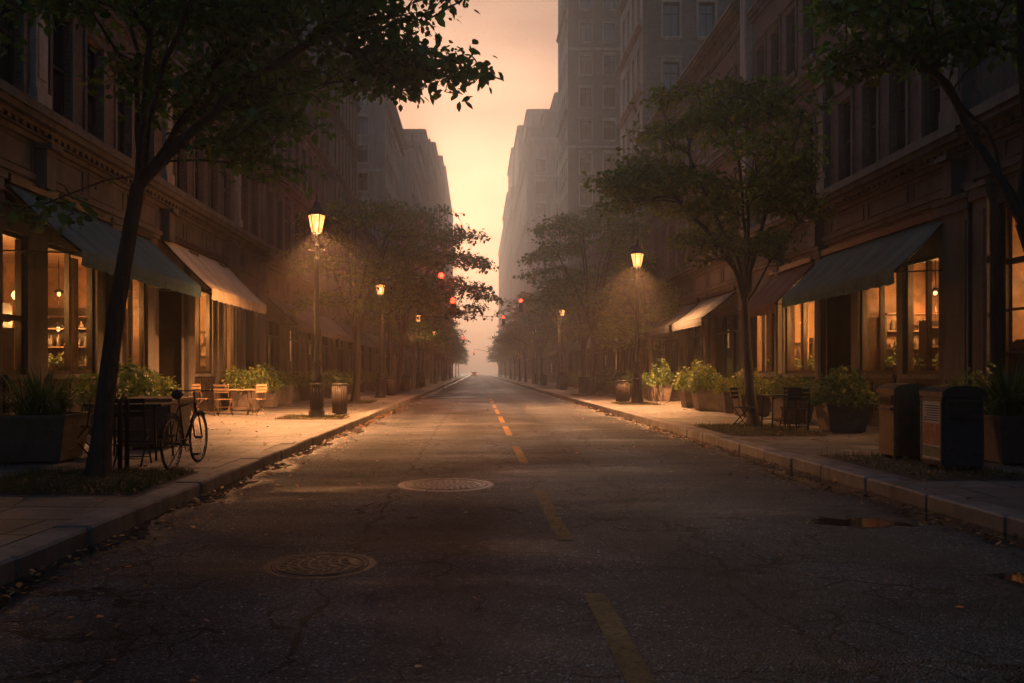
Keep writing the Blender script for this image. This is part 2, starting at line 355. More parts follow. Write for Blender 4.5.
# ---------------------------------------------------------------- object helpers
def tag(o, label=None, cat=None, group=None, kind=None):
    if label: o['label'] = label
    if cat: o['category'] = cat
    if group: o['group'] = group
    if kind: o['kind'] = kind
    return o
def empty(name, loc=(0, 0, 0), rz=0, label=None, cat=None, group=None):
    o = bpy.data.objects.new(name, None); C.objects.link(o); o.location = loc; o.rotation_euler = (0, 0, rz)
    o.empty_display_size = 0.3
    return tag(o, label, cat, group)
def copy_tree(o, parent=None):
    c = o.copy(); C.objects.link(c)
    if parent is not None: c.parent = parent
    for ch in list(o.children): copy_tree(ch, c)
    return c
def link(name, me, mat, parent=None, loc=None, rz=None):
    o = bpy.data.objects.new(name, me); C.objects.link(o)
    if mat is not None and not me.materials: me.materials.append(mat)
    if parent is not None: o.parent = parent
    if loc is not None: o.location = loc
    if rz is not None: o.rotation_euler = (0, 0, rz)
    return o

class MB:
    def __init__(s): s.v = []; s.f = []; s.sm = []
    def add(s, vs, fs, smooth=False):
        b = len(s.v); s.v += [tuple(p) for p in vs]; s.f += [tuple(i+b for i in f) for f in fs]; s.sm += [smooth]*len(fs); return s
    def box(s, x0, x1, y0, y1, z0, z1):
        if x0 > x1: x0, x1 = x1, x0
        if y0 > y1: y0, y1 = y1, y0
        return s.add([(x0, y0, z0), (x1, y0, z0), (x1, y1, z0), (x0, y1, z0), (x0, y0, z1), (x1, y0, z1), (x1, y1, z1), (x0, y1, z1)],
                     [(0, 3, 2, 1), (4, 5, 6, 7), (0, 1, 5, 4), (1, 2, 6, 5), (2, 3, 7, 6), (3, 0, 4, 7)])
    def bbox(s, x0, x1, y0, y1, z0, z1, c=0.01):      # chamfered along the vertical edges and the top
        def ring(z, i): return [(x0+i+c, y0+i, z), (x1-i-c, y0+i, z), (x1-i, y0+i+c, z), (x1-i, y1-i-c, z), (x1-i-c, y1-i, z), (x0+i+c, y1-i, z), (x0+i, y1-i-c, z), (x0+i, y0+i+c, z)]
        vs = ring(z0, 0)+ring(z1-c, 0)+ring(z1, c*0.7)
        fs = [tuple(range(7, -1, -1)), tuple(range(16, 24))]
        for k in range(2):
            for i in range(8): j = (i+1) % 8; fs.append((k*8+i, k*8+j, k*8+8+j, k*8+8+i))
        return s.add(vs, fs)
    def taper(s, cx, cy, z0, z1, a0, b0, a1, b1):     # frustum with rectangular section, half sizes a (x) and b (y)
        return s.add([(cx-a0, cy-b0, z0), (cx+a0, cy-b0, z0), (cx+a0, cy+b0, z0), (cx-a0, cy+b0, z0),
                      (cx-a1, cy-b1, z1), (cx+a1, cy-b1, z1), (cx+a1, cy+b1, z1), (cx-a1, cy+b1, z1)],
                     [(0, 3, 2, 1), (4, 5, 6, 7), (0, 1, 5, 4), (1, 2, 6, 5), (2, 3, 7, 6), (3, 0, 4, 7)])
    def lathe(s, prof, cx=0, cy=0, n=16, cap=True):   # prof = [(r,z)]
        vs = []; fs = []
        for r, z in prof:
            for i in range(n):
                a = 2*math.pi*i/n; vs.append((cx+r*math.cos(a), cy+r*math.sin(a), z))
        for k in range(len(prof)-1):
            for i in range(n): j = (i+1) % n; fs.append((k*n+i, k*n+j, (k+1)*n+j, (k+1)*n+i))
        if cap: fs.append(tuple(range(n-1, -1, -1))); fs.append(tuple((len(prof)-1)*n+i for i in range(n)))
        return s.add(vs, fs, True)
    def tube(s, pts, r, n=8, closed=False):
        pts = [Vector(p) for p in pts]; m = len(pts)
        rs = r if isinstance(r, (list, tuple)) else [r]*m
        vs = []; up = None
        for k in range(m):
            if closed: d = pts[(k+1) % m]-pts[k-1]
            else: d = pts[min(k+1, m-1)]-pts[max(k-1, 0)]
            d.normalize()
            if up is None: up = Vector((0, 0, 1)) if abs(d.z) < .9 else Vector((1, 0, 0))
            a = d.cross(up)
            if a.length < 1e-4: a = d.cross(Vector((0, 1, 0.01)))
            a.normalize(); b = a.cross(d).normalized(); up = b
            for i in range(n):
                t = 2*math.pi*i/n; vs.append(pts[k]+a*(rs[k]*math.cos(t))+b*(rs[k]*math.sin(t)))
        fs = []
        for k in range(m if closed else m-1):
            q = (k+1) % m
            for i in range(n): j = (i+1) % n; fs.append((k*n+i, k*n+j, q*n+j, q*n+i))
        if not closed: fs.append(tuple(range(n-1, -1, -1))); fs.append(tuple((m-1)*n+i for i in range(n)))
        return s.add(vs, fs, True)
    def bar(s, a, b, w=0.02): return s.tube([a, b], w, 4)
    def mesh(s, name, mat):
        me = bpy.data.meshes.new(name); me.from_pydata(s.v, [], s.f); me.update()
        me.polygons.foreach_set('use_smooth', s.sm)
        if mat is not None: me.materials.append(mat)
        return me
    def build(s, name, mat, parent=None, loc=None, rz=None): return link(name, s.mesh(name, mat), None, parent, loc, rz)

def arrmesh(name, verts, fsize, mat, tintv=None, faces=None):
    """verts (n,3); faces of constant size fsize laid out consecutively, or an explicit faces array (k,fsize)"""
    me = bpy.data.meshes.new(name)
    nv = len(verts)
    if faces is None: faces = np.arange(nv).reshape(-1, fsize)
    nf = len(faces)
    me.vertices.add(nv); me.vertices.foreach_set('co', np.ascontiguousarray(verts, dtype=np.float32).ravel())
    me.loops.add(nf*fsize); me.loops.foreach_set('vertex_index', np.ascontiguousarray(faces, dtype=np.int32).ravel())
    me.polygons.add(nf); me.polygons.foreach_set('loop_start', np.arange(nf, dtype=np.int32)*fsize)
    me.update(calc_edges=True)
    if tintv is not None:
        a = me.attributes.new('tint', 'FLOAT', 'POINT'); a.data.foreach_set('value', np.ascontiguousarray(tintv, dtype=np.float32))
    me.materials.append(mat); return me

rng = np.random.default_rng(11)
LEAF = np.array([(0, 0, 0), (0.30, 0.35, 0.05), (0.26, 0.68, 0.04), (0, 1.0, -0.06), (-0.26, 0.68, 0.04), (-0.30, 0.35, 0.05)])
DIAM = np.array([(0, 0, 0), (0.34, 0.5, 0.04), (0, 1.0, -0.05), (-0.34, 0.5, 0.04)])
def leaves(pos, size, flat=0.5, tmpl=LEAF, tb=0.5, outward=None):
    """leaf polygons at pos (n,3)"""
    n = len(pos); k = len(tmpl)
    yaw = rng.uniform(0, 2*np.pi, n)
    if outward is not None: yaw = np.arctan2(-outward[:, 0], outward[:, 1]) + rng.normal(0, 0.9, n)
    pitch = rng.normal(-0.35, flat, n); roll = rng.normal(0, flat, n)
    cy_, sy = np.cos(yaw), np.sin(yaw); cp, sp = np.cos(pitch), np.sin(pitch); cr, sr = np.cos(roll), np.sin(roll)
    t = tmpl[None, :, :]*(size*rng.uniform(0.5, 1.35, n))[:, None, None]
    x = t[:, :, 0]*cr[:, None]+t[:, :, 2]*sr[:, None]; z = -t[:, :, 0]*sr[:, None]+t[:, :, 2]*cr[:, None]; y = t[:, :, 1]
    y2 = y*cp[:, None]-z*sp[:, None]; z2 = y*sp[:, None]+z*cp[:, None]
    X = x*cy_[:, None]-y2*sy[:, None]; Y = x*sy[:, None]+y2*cy_[:, None]
    V = np.stack([X, Y, z2], -1)+pos[:, None, :]
    tint_ = np.repeat(np.clip(rng.normal(tb, 0.22, n), 0, 1), k)
    return V.reshape(-1, 3), tint_

def grow_tree(trunk, tips, bf=0.35, tip_r=0.006, trunk_r=0.11, step=0.35, start_frac=0.8, sides=6, expo=2.35, limbs=()):
    """trunk: list of points base->fork; tips: (n,3). Returns (verts, quad faces, outer node positions)"""
    pos = [np.array(p, float) for p in trunk]; par = [-1]+list(range(len(trunk)-1))
    plen = [0.0]
    for i in range(1, len(pos)): plen.append(plen[-1]+np.linalg.norm(pos[i]-pos[i-1]))
    chains = [list(range(len(pos)))]; first = int(len(trunk)*start_frac)
    fork = pos[-1]
    order = np.argsort(np.linalg.norm(tips-fork, axis=1)+rng.uniform(0, 0.6, len(tips)))
    cap = len(trunk)+len(tips)*24+600
    P = np.zeros((cap, 3)); PL = np.zeros(cap); n = len(pos); P[:n] = pos; PL[:n] = plen
    PL[:n] = np.linalg.norm(P[:n]-fork, axis=1)*0.6
    parl = par[:]
    fk = n-1
    for lb in limbs:
        ch = [fk]; prev = fk; q0 = P[fk].copy()
        for pt in lb:
            pt = np.array(pt, float); m = max(1, int(round(np.linalg.norm(pt-q0)/step)))
            for q in range(1, m+1):
                P[n] = q0+(pt-q0)*q/m+(rng.normal(0, 0.025, 3) if q < m else 0); PL[n] = PL[prev]+0.35*np.linalg.norm(P[n]-P[prev]); parl.append(prev); ch.append(n); prev = n; n += 1
            q0 = pt
        chains.append(ch)
    if limbs: first = fk
    for ti in order:
        a = tips[ti]
        d = np.linalg.norm(P[first:n]-a, axis=1)
        low = np.maximum(0, P[first:n, 2]-a[2]+0.05)*0.9
        j = int(np.argmin(d+bf*PL[first:n]+low))+first
        p0 = P[j].copy(); dist = d[j-first]
        if dist < 0.03: continue
        pj = parl[j]
        pd = (p0-P[pj]) if pj >= 0 else np.array((0, 0, 1.0))
        pd = pd/(np.linalg.norm(pd)+1e-6)
        ctrl = p0+(pd*0.55+np.array((0, 0, 0.22)))*dist*0.5+rng.normal(0, 0.04, 3)*dist
        m = max(1, int(round(dist/step)))
        ch = [j]; prev = j
        for q in range(1, m+1):
            t = q/m; pt = (1-t)**2*p0+2*t*(1-t)*ctrl+t*t*a
            if q < m: pt = pt+rng.normal(0, 0.018, 3)
            P[n] = pt; PL[n] = PL[prev]+np.linalg.norm(pt-P[prev]); parl.append(prev); ch.append(n); prev = n; n += 1
        chains.append(ch)
    rad = np.zeros(n); cnt = np.zeros(n)
    acc = np.zeros(n)
    for i in range(n-1, -1, -1):
        rad[i] = max(tip_r, acc[i]**(1/expo) if acc[i] > 0 else tip_r)
        if parl[i] >= 0: acc[parl[i]] += rad[i]**expo
    sc = trunk_r/rad[len(trunk)-1]
    rad = np.maximum(tip_r, rad*np.where(rad > tip_r*1.5, sc, 1.0)) if sc < 1 else rad*(1+(sc-1)*np.clip((rad-tip_r)/(rad[len(trunk)-1]-tip_r), 0, 1))
    tz = np.linspace(0, 1, len(trunk)); rad[:len(trunk)] = trunk_r*(1.35-0.4*tz); rad[0] = trunk_r*1.9
    if len(trunk) > 2: rad[1] = trunk_r*1.4
    V = []; Fc = []; nb = 0
    ang = np.linspace(0, 2*np.pi, sides, endpoint=False)
    for ci, ch in enumerate(chains):
        pts = P[ch]; rr = rad[ch].copy()
        if ci > 0: rr[0] = min(rr[0], rr[1]*1.25)
        dirs = np.gradient(pts, axis=0); dirs /= np.linalg.norm(dirs, axis=1)[:, None]+1e-9
        ref = np.array((0.31, 0.95, 0.05)); 
        a = np.cross(dirs, ref); a /= np.linalg.norm(a, axis=1)[:, None]+1e-9; b = np.cross(dirs, a)
        ring = pts[:, None, :]+rr[:, None, None]*(a[:, None, :]*np.cos(ang)[None, :, None]+b[:, None, :]*np.sin(ang)[None, :, None])
        V.append(ring.reshape(-1, 3)); k = len(ch)
        for q in range(k-1):
            for i in range(sides):
                j2 = (i+1) % sides
                Fc.append((nb+q*sides+i, nb+q*sides+j2, nb+(q+1)*sides+j2, nb+(q+1)*sides+i))
        nb += k*sides
    outer = P[len(trunk):n][rad[len(trunk):n] < tip_r*1.9]
    return np.concatenate(V), np.array(Fc), outer

def pads(centre, radii, n_pads, per_pad, pad_r=(0.5, 0.9), flat=0.14, shell=0.55, lopt=None):
    """tips gathered in flat, slightly drooping layers inside an ellipsoid"""
    out = []
    c = np.array(centre, float); r = np.array(radii, float)
    k = 0
    while k < n_pads:
        u = rng.normal(0, 1, 3); u /= np.linalg.norm(u); u *= rng.uniform(shell, 1)**0.6
        if u[2] < -0.6: continue
        pc = c+u*r; pr = rng.uniform(*pad_r)
        m = per_pad
        a = rng.uniform(0, 2*np.pi, m); q = np.sqrt(rng.uniform(0, 1, m))*pr
        x = pc[0]+q*np.cos(a); y = pc[1]+q*np.sin(a)
        o = np.hypot(u[0], u[1])
        z = pc[2]+rng.normal(0, flat*pr, m)-0.30*(q/pr)**2*pr*0.7
        z -= 0.25*((x-pc[0])*u[0]+(y-pc[1])*u[1])*o
        out.append(np.stack([x, y, z], 1)); k += 1
    return np.concatenate(out)

def make_tree(name, trunk, tips, leaf_size, per_tip, spread=0.22, lmat='leaf', trunk_r=0.11, tmpl=LEAF, label=None, group=None, loc=(0, 0, 0), sides=6, tip_r=0.006, step=0.35, tb=0.5, droop=0.12, limbs=()):
    V, Fc, outer = grow_tree(trunk, tips, trunk_r=trunk_r, sides=sides, tip_r=tip_r, step=step, limbs=limbs)
    root = empty(name, loc, 0, label, 'tree', group)
    tm = arrmesh('trunk', V, 4, M['bark'], faces=Fc)
    tm.polygons.foreach_set('use_smooth', [True]*len(tm.polygons))
    link('trunk', tm, None, root)
    base = np.concatenate([np.repeat(tips, per_tip, axis=0), np.repeat(outer, max(1, per_tip//4), axis=0)])
    n = len(base)
    off = np.clip(rng.normal(0, 1, (n, 3)), -1.5, 1.5)*np.array((spread, spread, spread*0.38))
    off[:, 2] -= droop*np.hypot(off[:, 0], off[:, 1])
    lv, tv = leaves(base+off, leaf_size, 0.55, tmpl, tb, outward=off)
    link('crown', arrmesh('crown', lv, len(tmpl), M[lmat], tv), None, root)
    return root

# ---------------------------------------------------------------- the setting
WL, WR = -8.4, 9.3           # wall planes
KL, KR = -3.1, 4.6           # kerb faces
YN, YF = -30.0, 640.0
b = MB(); b.add([(-300, -50, -0.03), (300, -50, -0.03), (300, 690, -0.03), (-300, 690, -0.03)], [(0, 1, 2, 3)])
tag(b.build('ground', M['soil']), kind='structure')
b = MB(); b.add([(KL-0.02, YN, 0), (KR+0.02, YN, 0), (KR+0.02, YF, 0), (KL-0.02, YF, 0)], [(0, 1, 2, 3)])
tag(b.build('road', M['asphalt']), kind='structure')
for s, k, wl in ((-1, KL, WL), (1, KR, WR)):
    b = MB(); x0, x1 = sorted((k+s*0.31, wl+s*0.6))
    b.box(x0, x1, YN, YF, -0.02, 0.15)
    tag(b.build('sidewalk', M['paving']), kind='structure')
    b = MB(); y = 1.0; q = random.Random(5+s)
    while y < 130:
        ln = q.uniform(0.95, 1.35) if y < 60 else 3.0
        dz = q.uniform(-0.008, 0.010); dx = q.uniform(-0.012, 0.012)
        xa, xb = sorted((k+dx, k+s*0.305+dx*0.3)); b.bbox(xa, xb, y+0.003, y+ln-0.003, -0.02, 0.156+dz, 0.022); y += ln
    b.box(min(k, k+s*.305), max(k, k+s*.305), y, YF, -0.02, 0.155)
    b.box(min(k, k+s*.305), max(k, k+s*.305), YN, 0.99, -0.02, 0.155)
    tag(b.build('kerb', M['kerb']), kind='structure')

# centre line: dashes as in the photograph, then regular ones
b = MB()
def dash(ya, yb, wd=0.135):
    g = lambda y: 0.745
    b.add([(g(ya)-wd/2, ya, 0.004), (g(ya)+wd/2, ya, 0.004), (g(yb)+wd/2, yb, 0.004), (g(yb)-wd/2, yb, 0.004)], [(0, 1, 2, 3)])
dash(2.2, 5.05); dash(6.65, 9.48); dash(12.2, 15.0)
y = 17.6
while y < 320: dash(y, y+3.0); y += 4.5
tag(b.build('lane_marking', M['paint']), kind='structure')

# ---------------------------------------------------------------- buildings
def sheet(mb, O, U, Nn, Ln, z0, z1, ops, reveal=0.22):
    """vertical wall sheet with openings (u0,u1,z0,z1) and their reveals"""
    O = Vector(O); U = Vector(U); Nn = Vector(Nn)
    us = sorted({0.0, Ln} | {o[0] for o in ops} | {o[1] for o in ops}); zs = sorted({z0, z1} | {o[2] for o in ops} | {o[3] for o in ops})
    P = lambda u, z, d=0.0: (O+U*u-Nn*d+Vector((0, 0, z)))
    for i in range(len(us)-1):
        run = None
        for j in range(len(zs)-1):
            uc, zc = (us[i]+us[i+1])/2, (zs[j]+zs[j+1])/2
            hole = any(o[0] < uc < o[1] and o[2] < zc < o[3] for o in ops)
            if hole:
                if run is not None: mb.add([P(us[i], run), P(us[i+1], run), P(us[i+1], zs[j]), P(us[i], zs[j])], [(0, 1, 2, 3)]); run = None
            elif run is None: run = zs[j]
        if run is not None: mb.add([P(us[i], run), P(us[i+1], run), P(us[i+1], z1), P(us[i], z1)], [(0, 1, 2, 3)])
    for o in ops:
        u0, u1, a, c = o[:4]; r = reveal
        mb.add([P(u0, a), P(u1, a), P(u1, c), P(u0, c), P(u0, a, r), P(u1, a, r), P(u1, c, r), P(u0, c, r)],
               [(0, 1, 5, 4), (1, 2, 6, 5), (2, 3, 7, 6), (3, 0, 4, 7)])

WCACHE = {}
def window_kit(wd, ht, style, frame_mat, stone_mat_, pane_mat):
    key = (round(wd, 3), round(ht, 3), style, frame_mat.name, stone_mat_.name, pane_mat.name)
    if key in WCACHE: return WCACHE[key]
    fr = MB(); h = wd/2; t = 0.055 if wd < 1.5 else 0.08
    fr.box(-h, -h+t, -0.20, -0.13, 0, ht); fr.box(h-t, h, -0.20, -0.13, 0, ht)
    fr.box(-h+t, h-t, -0.20, -0.13, 0, t); fr.box(-h+t, h-t, -0.20, -0.13, ht-t, ht)
    if style == 'sash': fr.box(-h+t, h-t, -0.195, -0.115, ht*0.5-0.03, ht*0.5+0.03)
    if style == 'cross':
        fr.box(-0.025, 0.025, -0.195, -0.135, t, ht-t); fr.box(-h+t, h-t, -0.194, -0.125, ht*0.68, ht*0.68+0.05)
    frm = fr.mesh('window', frame_mat)
    pn = MB(); pn.box(-h+t, h-t, -0.178, -0.170, t, ht-t); pnm = pn.mesh('pane', pane_mat)
    si = MB(); si.box(-h-0.10, h+0.10, -0.02, 0.09, -0.13, -0.002); si.box(-h-0.06, h+0.06, -0.02, 0.05, -0.20, -0.132)
    sim = si.mesh('sill', stone_mat_)
    li = MB()
    if style in ('sash', 'cross'):
        li.box(-h-0.12, h+0.12, -0.02, 0.05, ht+0.002, ht+0.20); li.box(-h-0.18, h+0.18, -0.02, 0.12, ht+0.202, ht+0.29)
        li.box(-h-0.12, -h-0.015, -0.02, 0.04, 0.0, ht); li.box(h+0.015, h+0.12, -0.02, 0.04, 0.0, ht)
    else: li.box(-h-0.04, h+0.04, -0.02, 0.025, ht+0.002, ht+0.16)
    lim = li.mesh('lintel', stone_mat_)
    WCACHE[key] = (frm, pnm, sim, lim); return WCACHE[key]
def put_window(root, kit, p, rz, full=True):
    f = link('window', kit[0], None, root, p, rz)
    link('pane', kit[1], None, f)
    if full:
        link('sill', kit[2], None, f); link('lintel', kit[3], None, f)
    return f

def awning(root, s, W, y0, y1, zt, zo, proj, mat, label=None, val=0.26):
    """sloping canvas with a hanging valance and iron arms, part of its building"""
    X = lambda d: W-s*d
    q = random.Random(int(y0*10)); n = max(8, int((y1-y0)/0.22)); mrow = 6
    vs = []; fs = []
    for i in range(n+1):
        y = y0+(y1-y0)*i/n
        for j in range(mrow+1):
            t = j/mrow; sag = -0.07*math.sin(math.pi*t)*(0.6+0.4*math.cos(i*0.55*math.pi))
            vs.append((X(0.04+(proj-0.04)*t), y, zt+(zo-zt)*t+sag))
        vs.append((X(proj+0.012), y, zo-val*0.55)); vs.append((X(proj-0.01+q.uniform(-.012, .012)), y, zo-val-(0.025 if i % 2 else 0)))
    k = mrow+3
    for i in range(n):
        for j in range(k-1): fs.append((i*k+j, (i+1)*k+j, (i+1)*k+j+1, i*k+j+1))
    nv = len(vs)
    vs2 = [(x+s*0.0, y, z-0.022) for x, y, z in vs]
    m_ = MB(); m_.add(vs, fs, False); m_.add(vs2, [f[::-1] for f in fs], False)
    c = m_.build('awning', mat, root)
    if label: c['label'] = label
    fr = MB()
    fr.tube([(X(proj-0.02), y0, zo-0.03), (X(proj-0.02), y1, zo-0.03)], 0.022, 6)
    for y in (y0+0.03, y1-0.03):
        fr.tube([(X(0.0), y, zt-0.06), (X(proj-0.02), y, zo-0.05)], 0.020, 6)
        fr.tube([(X(0.0), y, zo-0.02), (X(proj-0.02), y, zo-0.06)], 0.016, 6)
    fr.build('awning_frame', M['iron'], c)
    hd = MB(); xa, xb = sorted((X(0.01), X(0.17))); hd.bbox(xa, xb, y0-0.05, y1+0.05, zt-0.04, zt+0.13, 0.02); hd.build('awning_box', M['darkwood'], c)
    return c

def canvas_mat(name, col, dirt=0.45):
    m, nt, p, out = newmat(name)
    g = N(nt, 'ShaderNodeNewGeometry').outputs['Position']; sp_ = N(nt, 'ShaderNodeSeparateXYZ'); L(nt, g, sp_.inputs[0])
    st = noise(nt, coords(nt, (0.35, 3.2, 0.35)), 2.2, 6, 0.7); bl = noise(nt, coords(nt), 1.7, 5, 0.6)
    c = ramp(nt, st, [(0.3, tuple(x*(1-dirt) for x in col)), (0.6, col), (0.8, tuple(min(1, x*1.25) for x in col))])
    c = mixc(nt, 1.0, c, ramp(nt, bl, [(0.3, 0.7), (0.7, 1.1)]), 'MULTIPLY')
    seam = math_(nt, 'LESS_THAN', math_(nt, 'ABSOLUTE', math_(nt, 'SUBTRACT', math_(nt, 'FRACT', math_(nt, 'MULTIPLY', sp_.outputs[1], 1.15)), 0.5)), 0.018)
    c = mixc(nt, math_(nt, 'MULTIPLY', seam, 0.55), c, tuple(x*0.35 for x in col))
    L(nt, c, p.inputs['Base Color']); p.inputs['Roughness'].default_value = 0.85
    bump(nt, p, math_(nt, 'ADD', noise(nt, coords(nt, (0.5, 2.5, 0.5)), 3.0, 4), math_(nt, 'MULTIPLY', seam, -0.25)), 0.6, 0.05)
    t = N(nt, 'ShaderNodeBsdfTranslucent'); L(nt, c, t.inputs['Color'])
    mx = N(nt, 'ShaderNodeMixShader'); mx.inputs[0].default_value = 0.12
    L(nt, p.outputs[0], mx.inputs[1]); L(nt, t.outputs[0], mx.inputs[2]); L(nt, mx.outputs[0], out.inputs['Surface'])
    return m
M['teal'] = canvas_mat('teal_canvas_aged', (0.036, 0.105, 0.120)); M['tan'] = canvas_mat('tan_canvas_aged', (0.58, 0.45, 0.31), 0.3)
M['sage'] = canvas_mat('grey_green_canvas_aged', (0.12, 0.14, 0.13)); M['red'] = canvas_mat('maroon_canvas_aged', (0.11, 0.032, 0.020)); M['grey'] = canvas_mat('charcoal_canvas_aged', (0.085, 0.088, 0.092))
def shopfront(root, s, W, y0, y1, z0, z1, mull=1, transom=0.0, sillh=True, mat='darkwood', name='shop_window', muntin=0, lamp=None):
    """glazed opening: frame with mullions, clear pane, panelled stall riser below"""
    X = lambda d: W-s*d
    fr = MB(); t = 0.085
    def bx(d0, d1, a, b_, c, d_): fr.box(X(d0), X(d1), a, b_, c, d_)
    bx(-0.20, -0.08, y0, y0+t, z0, z1); bx(-0.20, -0.08, y1-t, y1, z0, z1)
    bx(-0.20, -0.08, y0+t, y1-t, z1-t, z1); bx(-0.20, -0.08, y0+t, y1-t, z0, z0+t)
    for i in range(mull):
        yc = y0+(y1-y0)*(i+1)/(mull+1); bx(-0.19, -0.09, yc-0.035, yc+0.035, z0+t, z1-t)
    if transom: bx(-0.185, -0.095, y0+t, y1-t, transom-0.05, transom+0.05)
    for i in range(muntin):
        zc = z0+(z1-z0)*(i+1)/(muntin+1); bx(-0.17, -0.11, y0+t, y1-t, zc-0.018, zc+0.018)
    f = fr.build(name, M[mat], root)
    pn = MB(); pn.box(X(-0.142), X(-0.148), y0+t*.6, y1-t*.6, z0+t*.6, z1-t*.6); pn.build('pane', M['glass'], f)
    if sillh:
        si = MB(); si.box(X(0.10), X(-0.2), y0-0.02, y1+0.02, z0-0.09, z0-0.003); si.build('sill', M['stone_l'], f)
    return f

def riser(root, s, W, y0, y1, z1):
    """timber panelling under a shop window"""
    X = lambda d: W-s*d
    m_ = MB(); m_.box(X(0.0), X(0.05), y0, y1, 0.15, z1-0.095)
    n = max(1, round((y1-y0)/0.75)); wd = (y1-y0)/n
    for i in range(n):
        a, c = y0+i*wd+0.06, y0+(i+1)*wd-0.06
        for (p, q, r, t) in ((a, c, 0.42, 0.50), (a, c, z1-0.24, z1-0.17), (a, a+0.06, 0.50, z1-0.24), (c-0.06, c, 0.50, z1-0.24)): m_.box(X(0.05), X(0.075), p, q, r, t)
    m_.box(X(0.05), X(0.10), y0, y1, 0.15, 0.34)
    m_.build('panelling', M['darkwood'], root)

def door(root, s, W, y0, y1, z1, mat='darkwood', depth=0.75):
    """recessed entrance with glazed door leaf"""
    X = lambda d: W-s*d
    rc = MB(); d = -depth
    rc.box(X(-0.02), X(d), y0-0.04, y0, 0.15, z1); rc.box(X(-0.02), X(d), y1, y1+0.04, 0.15, z1); rc.box(X(-0.02), X(d), y0, y1, z1, z1+0.04)
    rc.build('door_recess', M[mat], root)
    fr = MB(); t = 0.12
    def bx(a, b_, c, d_): fr.box(X(d+0.0), X(d+0.06), a, b_, c, d_)
    bx(y0, y0+t, 0.15, z1); bx(y1-t, y1, 0.15, z1); bx(y0+t, y1-t, z1-t, z1); bx(y0+t, y1-t, 2.45, 2.55)
    bx(y0+t, y1-t, 0.15, 0.95)
    f = fr.build('door', M[mat], root)
    pn = MB(); pn.box(X(d+0.02), X(d+0.03), y0+t, y1-t, 0.95, z1-t); pn.build('pane', M['glass'], f)
    hn = MB(); hn.tube([(X(d+0.07), y0+t*0.6, 1.1), (X(d+0.13), y0+t*0.6, 1.15), (X(d+0.13), y0+t*0.6, 1.45), (X(d+0.07), y0+t*0.6, 1.5)], 0.012, 6); hn.build('handle', M['steel'], f)
    st = MB(); st.box(X(0.28), X(d+0.06), y0-0.1, y1+0.1, 0.152, 0.27); st.build('doorstep', M['stone_l'], root)

def cornice(mb, s, W, y0, y1, z, kind='big', ret=0.0):
    X = lambda d: W-s*d
    if kind == 'big':      # entablature: architrave at the bottom, plain frieze, stepped crown at the top; z = (zbottom, ztop)
        a, c = z
        prof = [(0.07, a, a+0.10), (0.12, a+0.10, a+0.22), (0.05, a+0.222, c-0.62), (0.11, c-0.62, c-0.52), (0.19, c-0.52, c-0.42),
                (0.26, c-0.42, c-0.34), (0.40, c-0.338, c-0.22), (0.46, c-0.218, c-0.10), (0.38, c-0.098, c)]
        dz = (c-0.52, c-0.345)
    else:
        a, c = z; h = c-a
        prof = [(0.08, a, a+h*.35), (0.15, a+h*.35+.001, a+h*.7), (0.22, a+h*.7+.001, c)]; dz = None
    for d, p, q in prof: mb.box(X(-0.02), X(d), y0, y1, p, q)
    if kind == 'big' and y0 < 50:
        y = y0+0.4
        while y < y1-2.0: mb.box(X(0.05), X(0.075), y, y+1.75, z[0]+0.27, z[0]+0.31); mb.box(X(0.05), X(0.075), y, y+1.75, z[1]-0.72, z[1]-0.68); mb.box(X(0.05), X(0.075), y, y+0.05, z[0]+0.31, z[1]-0.72); mb.box(X(0.05), X(0.075), y+1.7, y+1.75, z[0]+0.31, z[1]-0.72); y += 1.95
    if kind == 'big':
        y = y0+0.1
        while y < y1-0.12 and y < 60: mb.box(X(0.192), X(0.262 if (int(y*7) % 2) else 0.25), y, y+0.11, dz[0]+0.03, dz[1]-0.01); y += 0.24

def pilaster(root, s, W, y, wd, z0, z1, d, mat):
    X = lambda q: W-s*q
    m_ = MB(); m_.box(X(-0.01), X(d), y-wd/2, y+wd/2, z0+0.38, z1-0.3)
    m_.box(X(-0.01), X(d+0.05), y-wd/2-0.05, y+wd/2+0.05, z0, z0+0.379); m_.box(X(-0.01), X(d+0.05), y-wd/2-0.05, y+wd/2+0.05, z1-0.299, z1-0.1)
    m_.box(X(-0.01), X(d+0.09), y-wd/2-0.09, y+wd/2+0.09, z1-0.099, z1)
    if z1-z0 > 2.5: m_.box(X(d), X(d+0.02), y-wd/2+0.07, y+wd/2-0.07, z0+0.6, z1-0.5)
    m_.build('pilaster', M[mat], root)

def shell(mb, s, W, y0, y1, D, Hh, street_ops, front_ops=(), z0=0.0, st=None):
    sheet(st or mb, (W, y0, 0), (0, 1, 0), (-s, 0, 0), y1-y0, z0, Hh, list(street_ops))
    sheet(mb, (W, y0, 0), (s, 0, 0), (0, -1, 0), D, z0, Hh, list(front_ops))
    sheet(mb, (W, y1, 0), (s, 0, 0), (0, 1, 0), D, z0, Hh, [])
    sheet(mb, (W+s*D, y0, 0), (0, 1, 0), (s, 0, 0), y1-y0, z0, Hh, [])
    mb.add([(W, y0, Hh), (W+s*D, y0, Hh), (W+s*D, y1, Hh), (W, y1, Hh)], [(0, 1, 2, 3)])

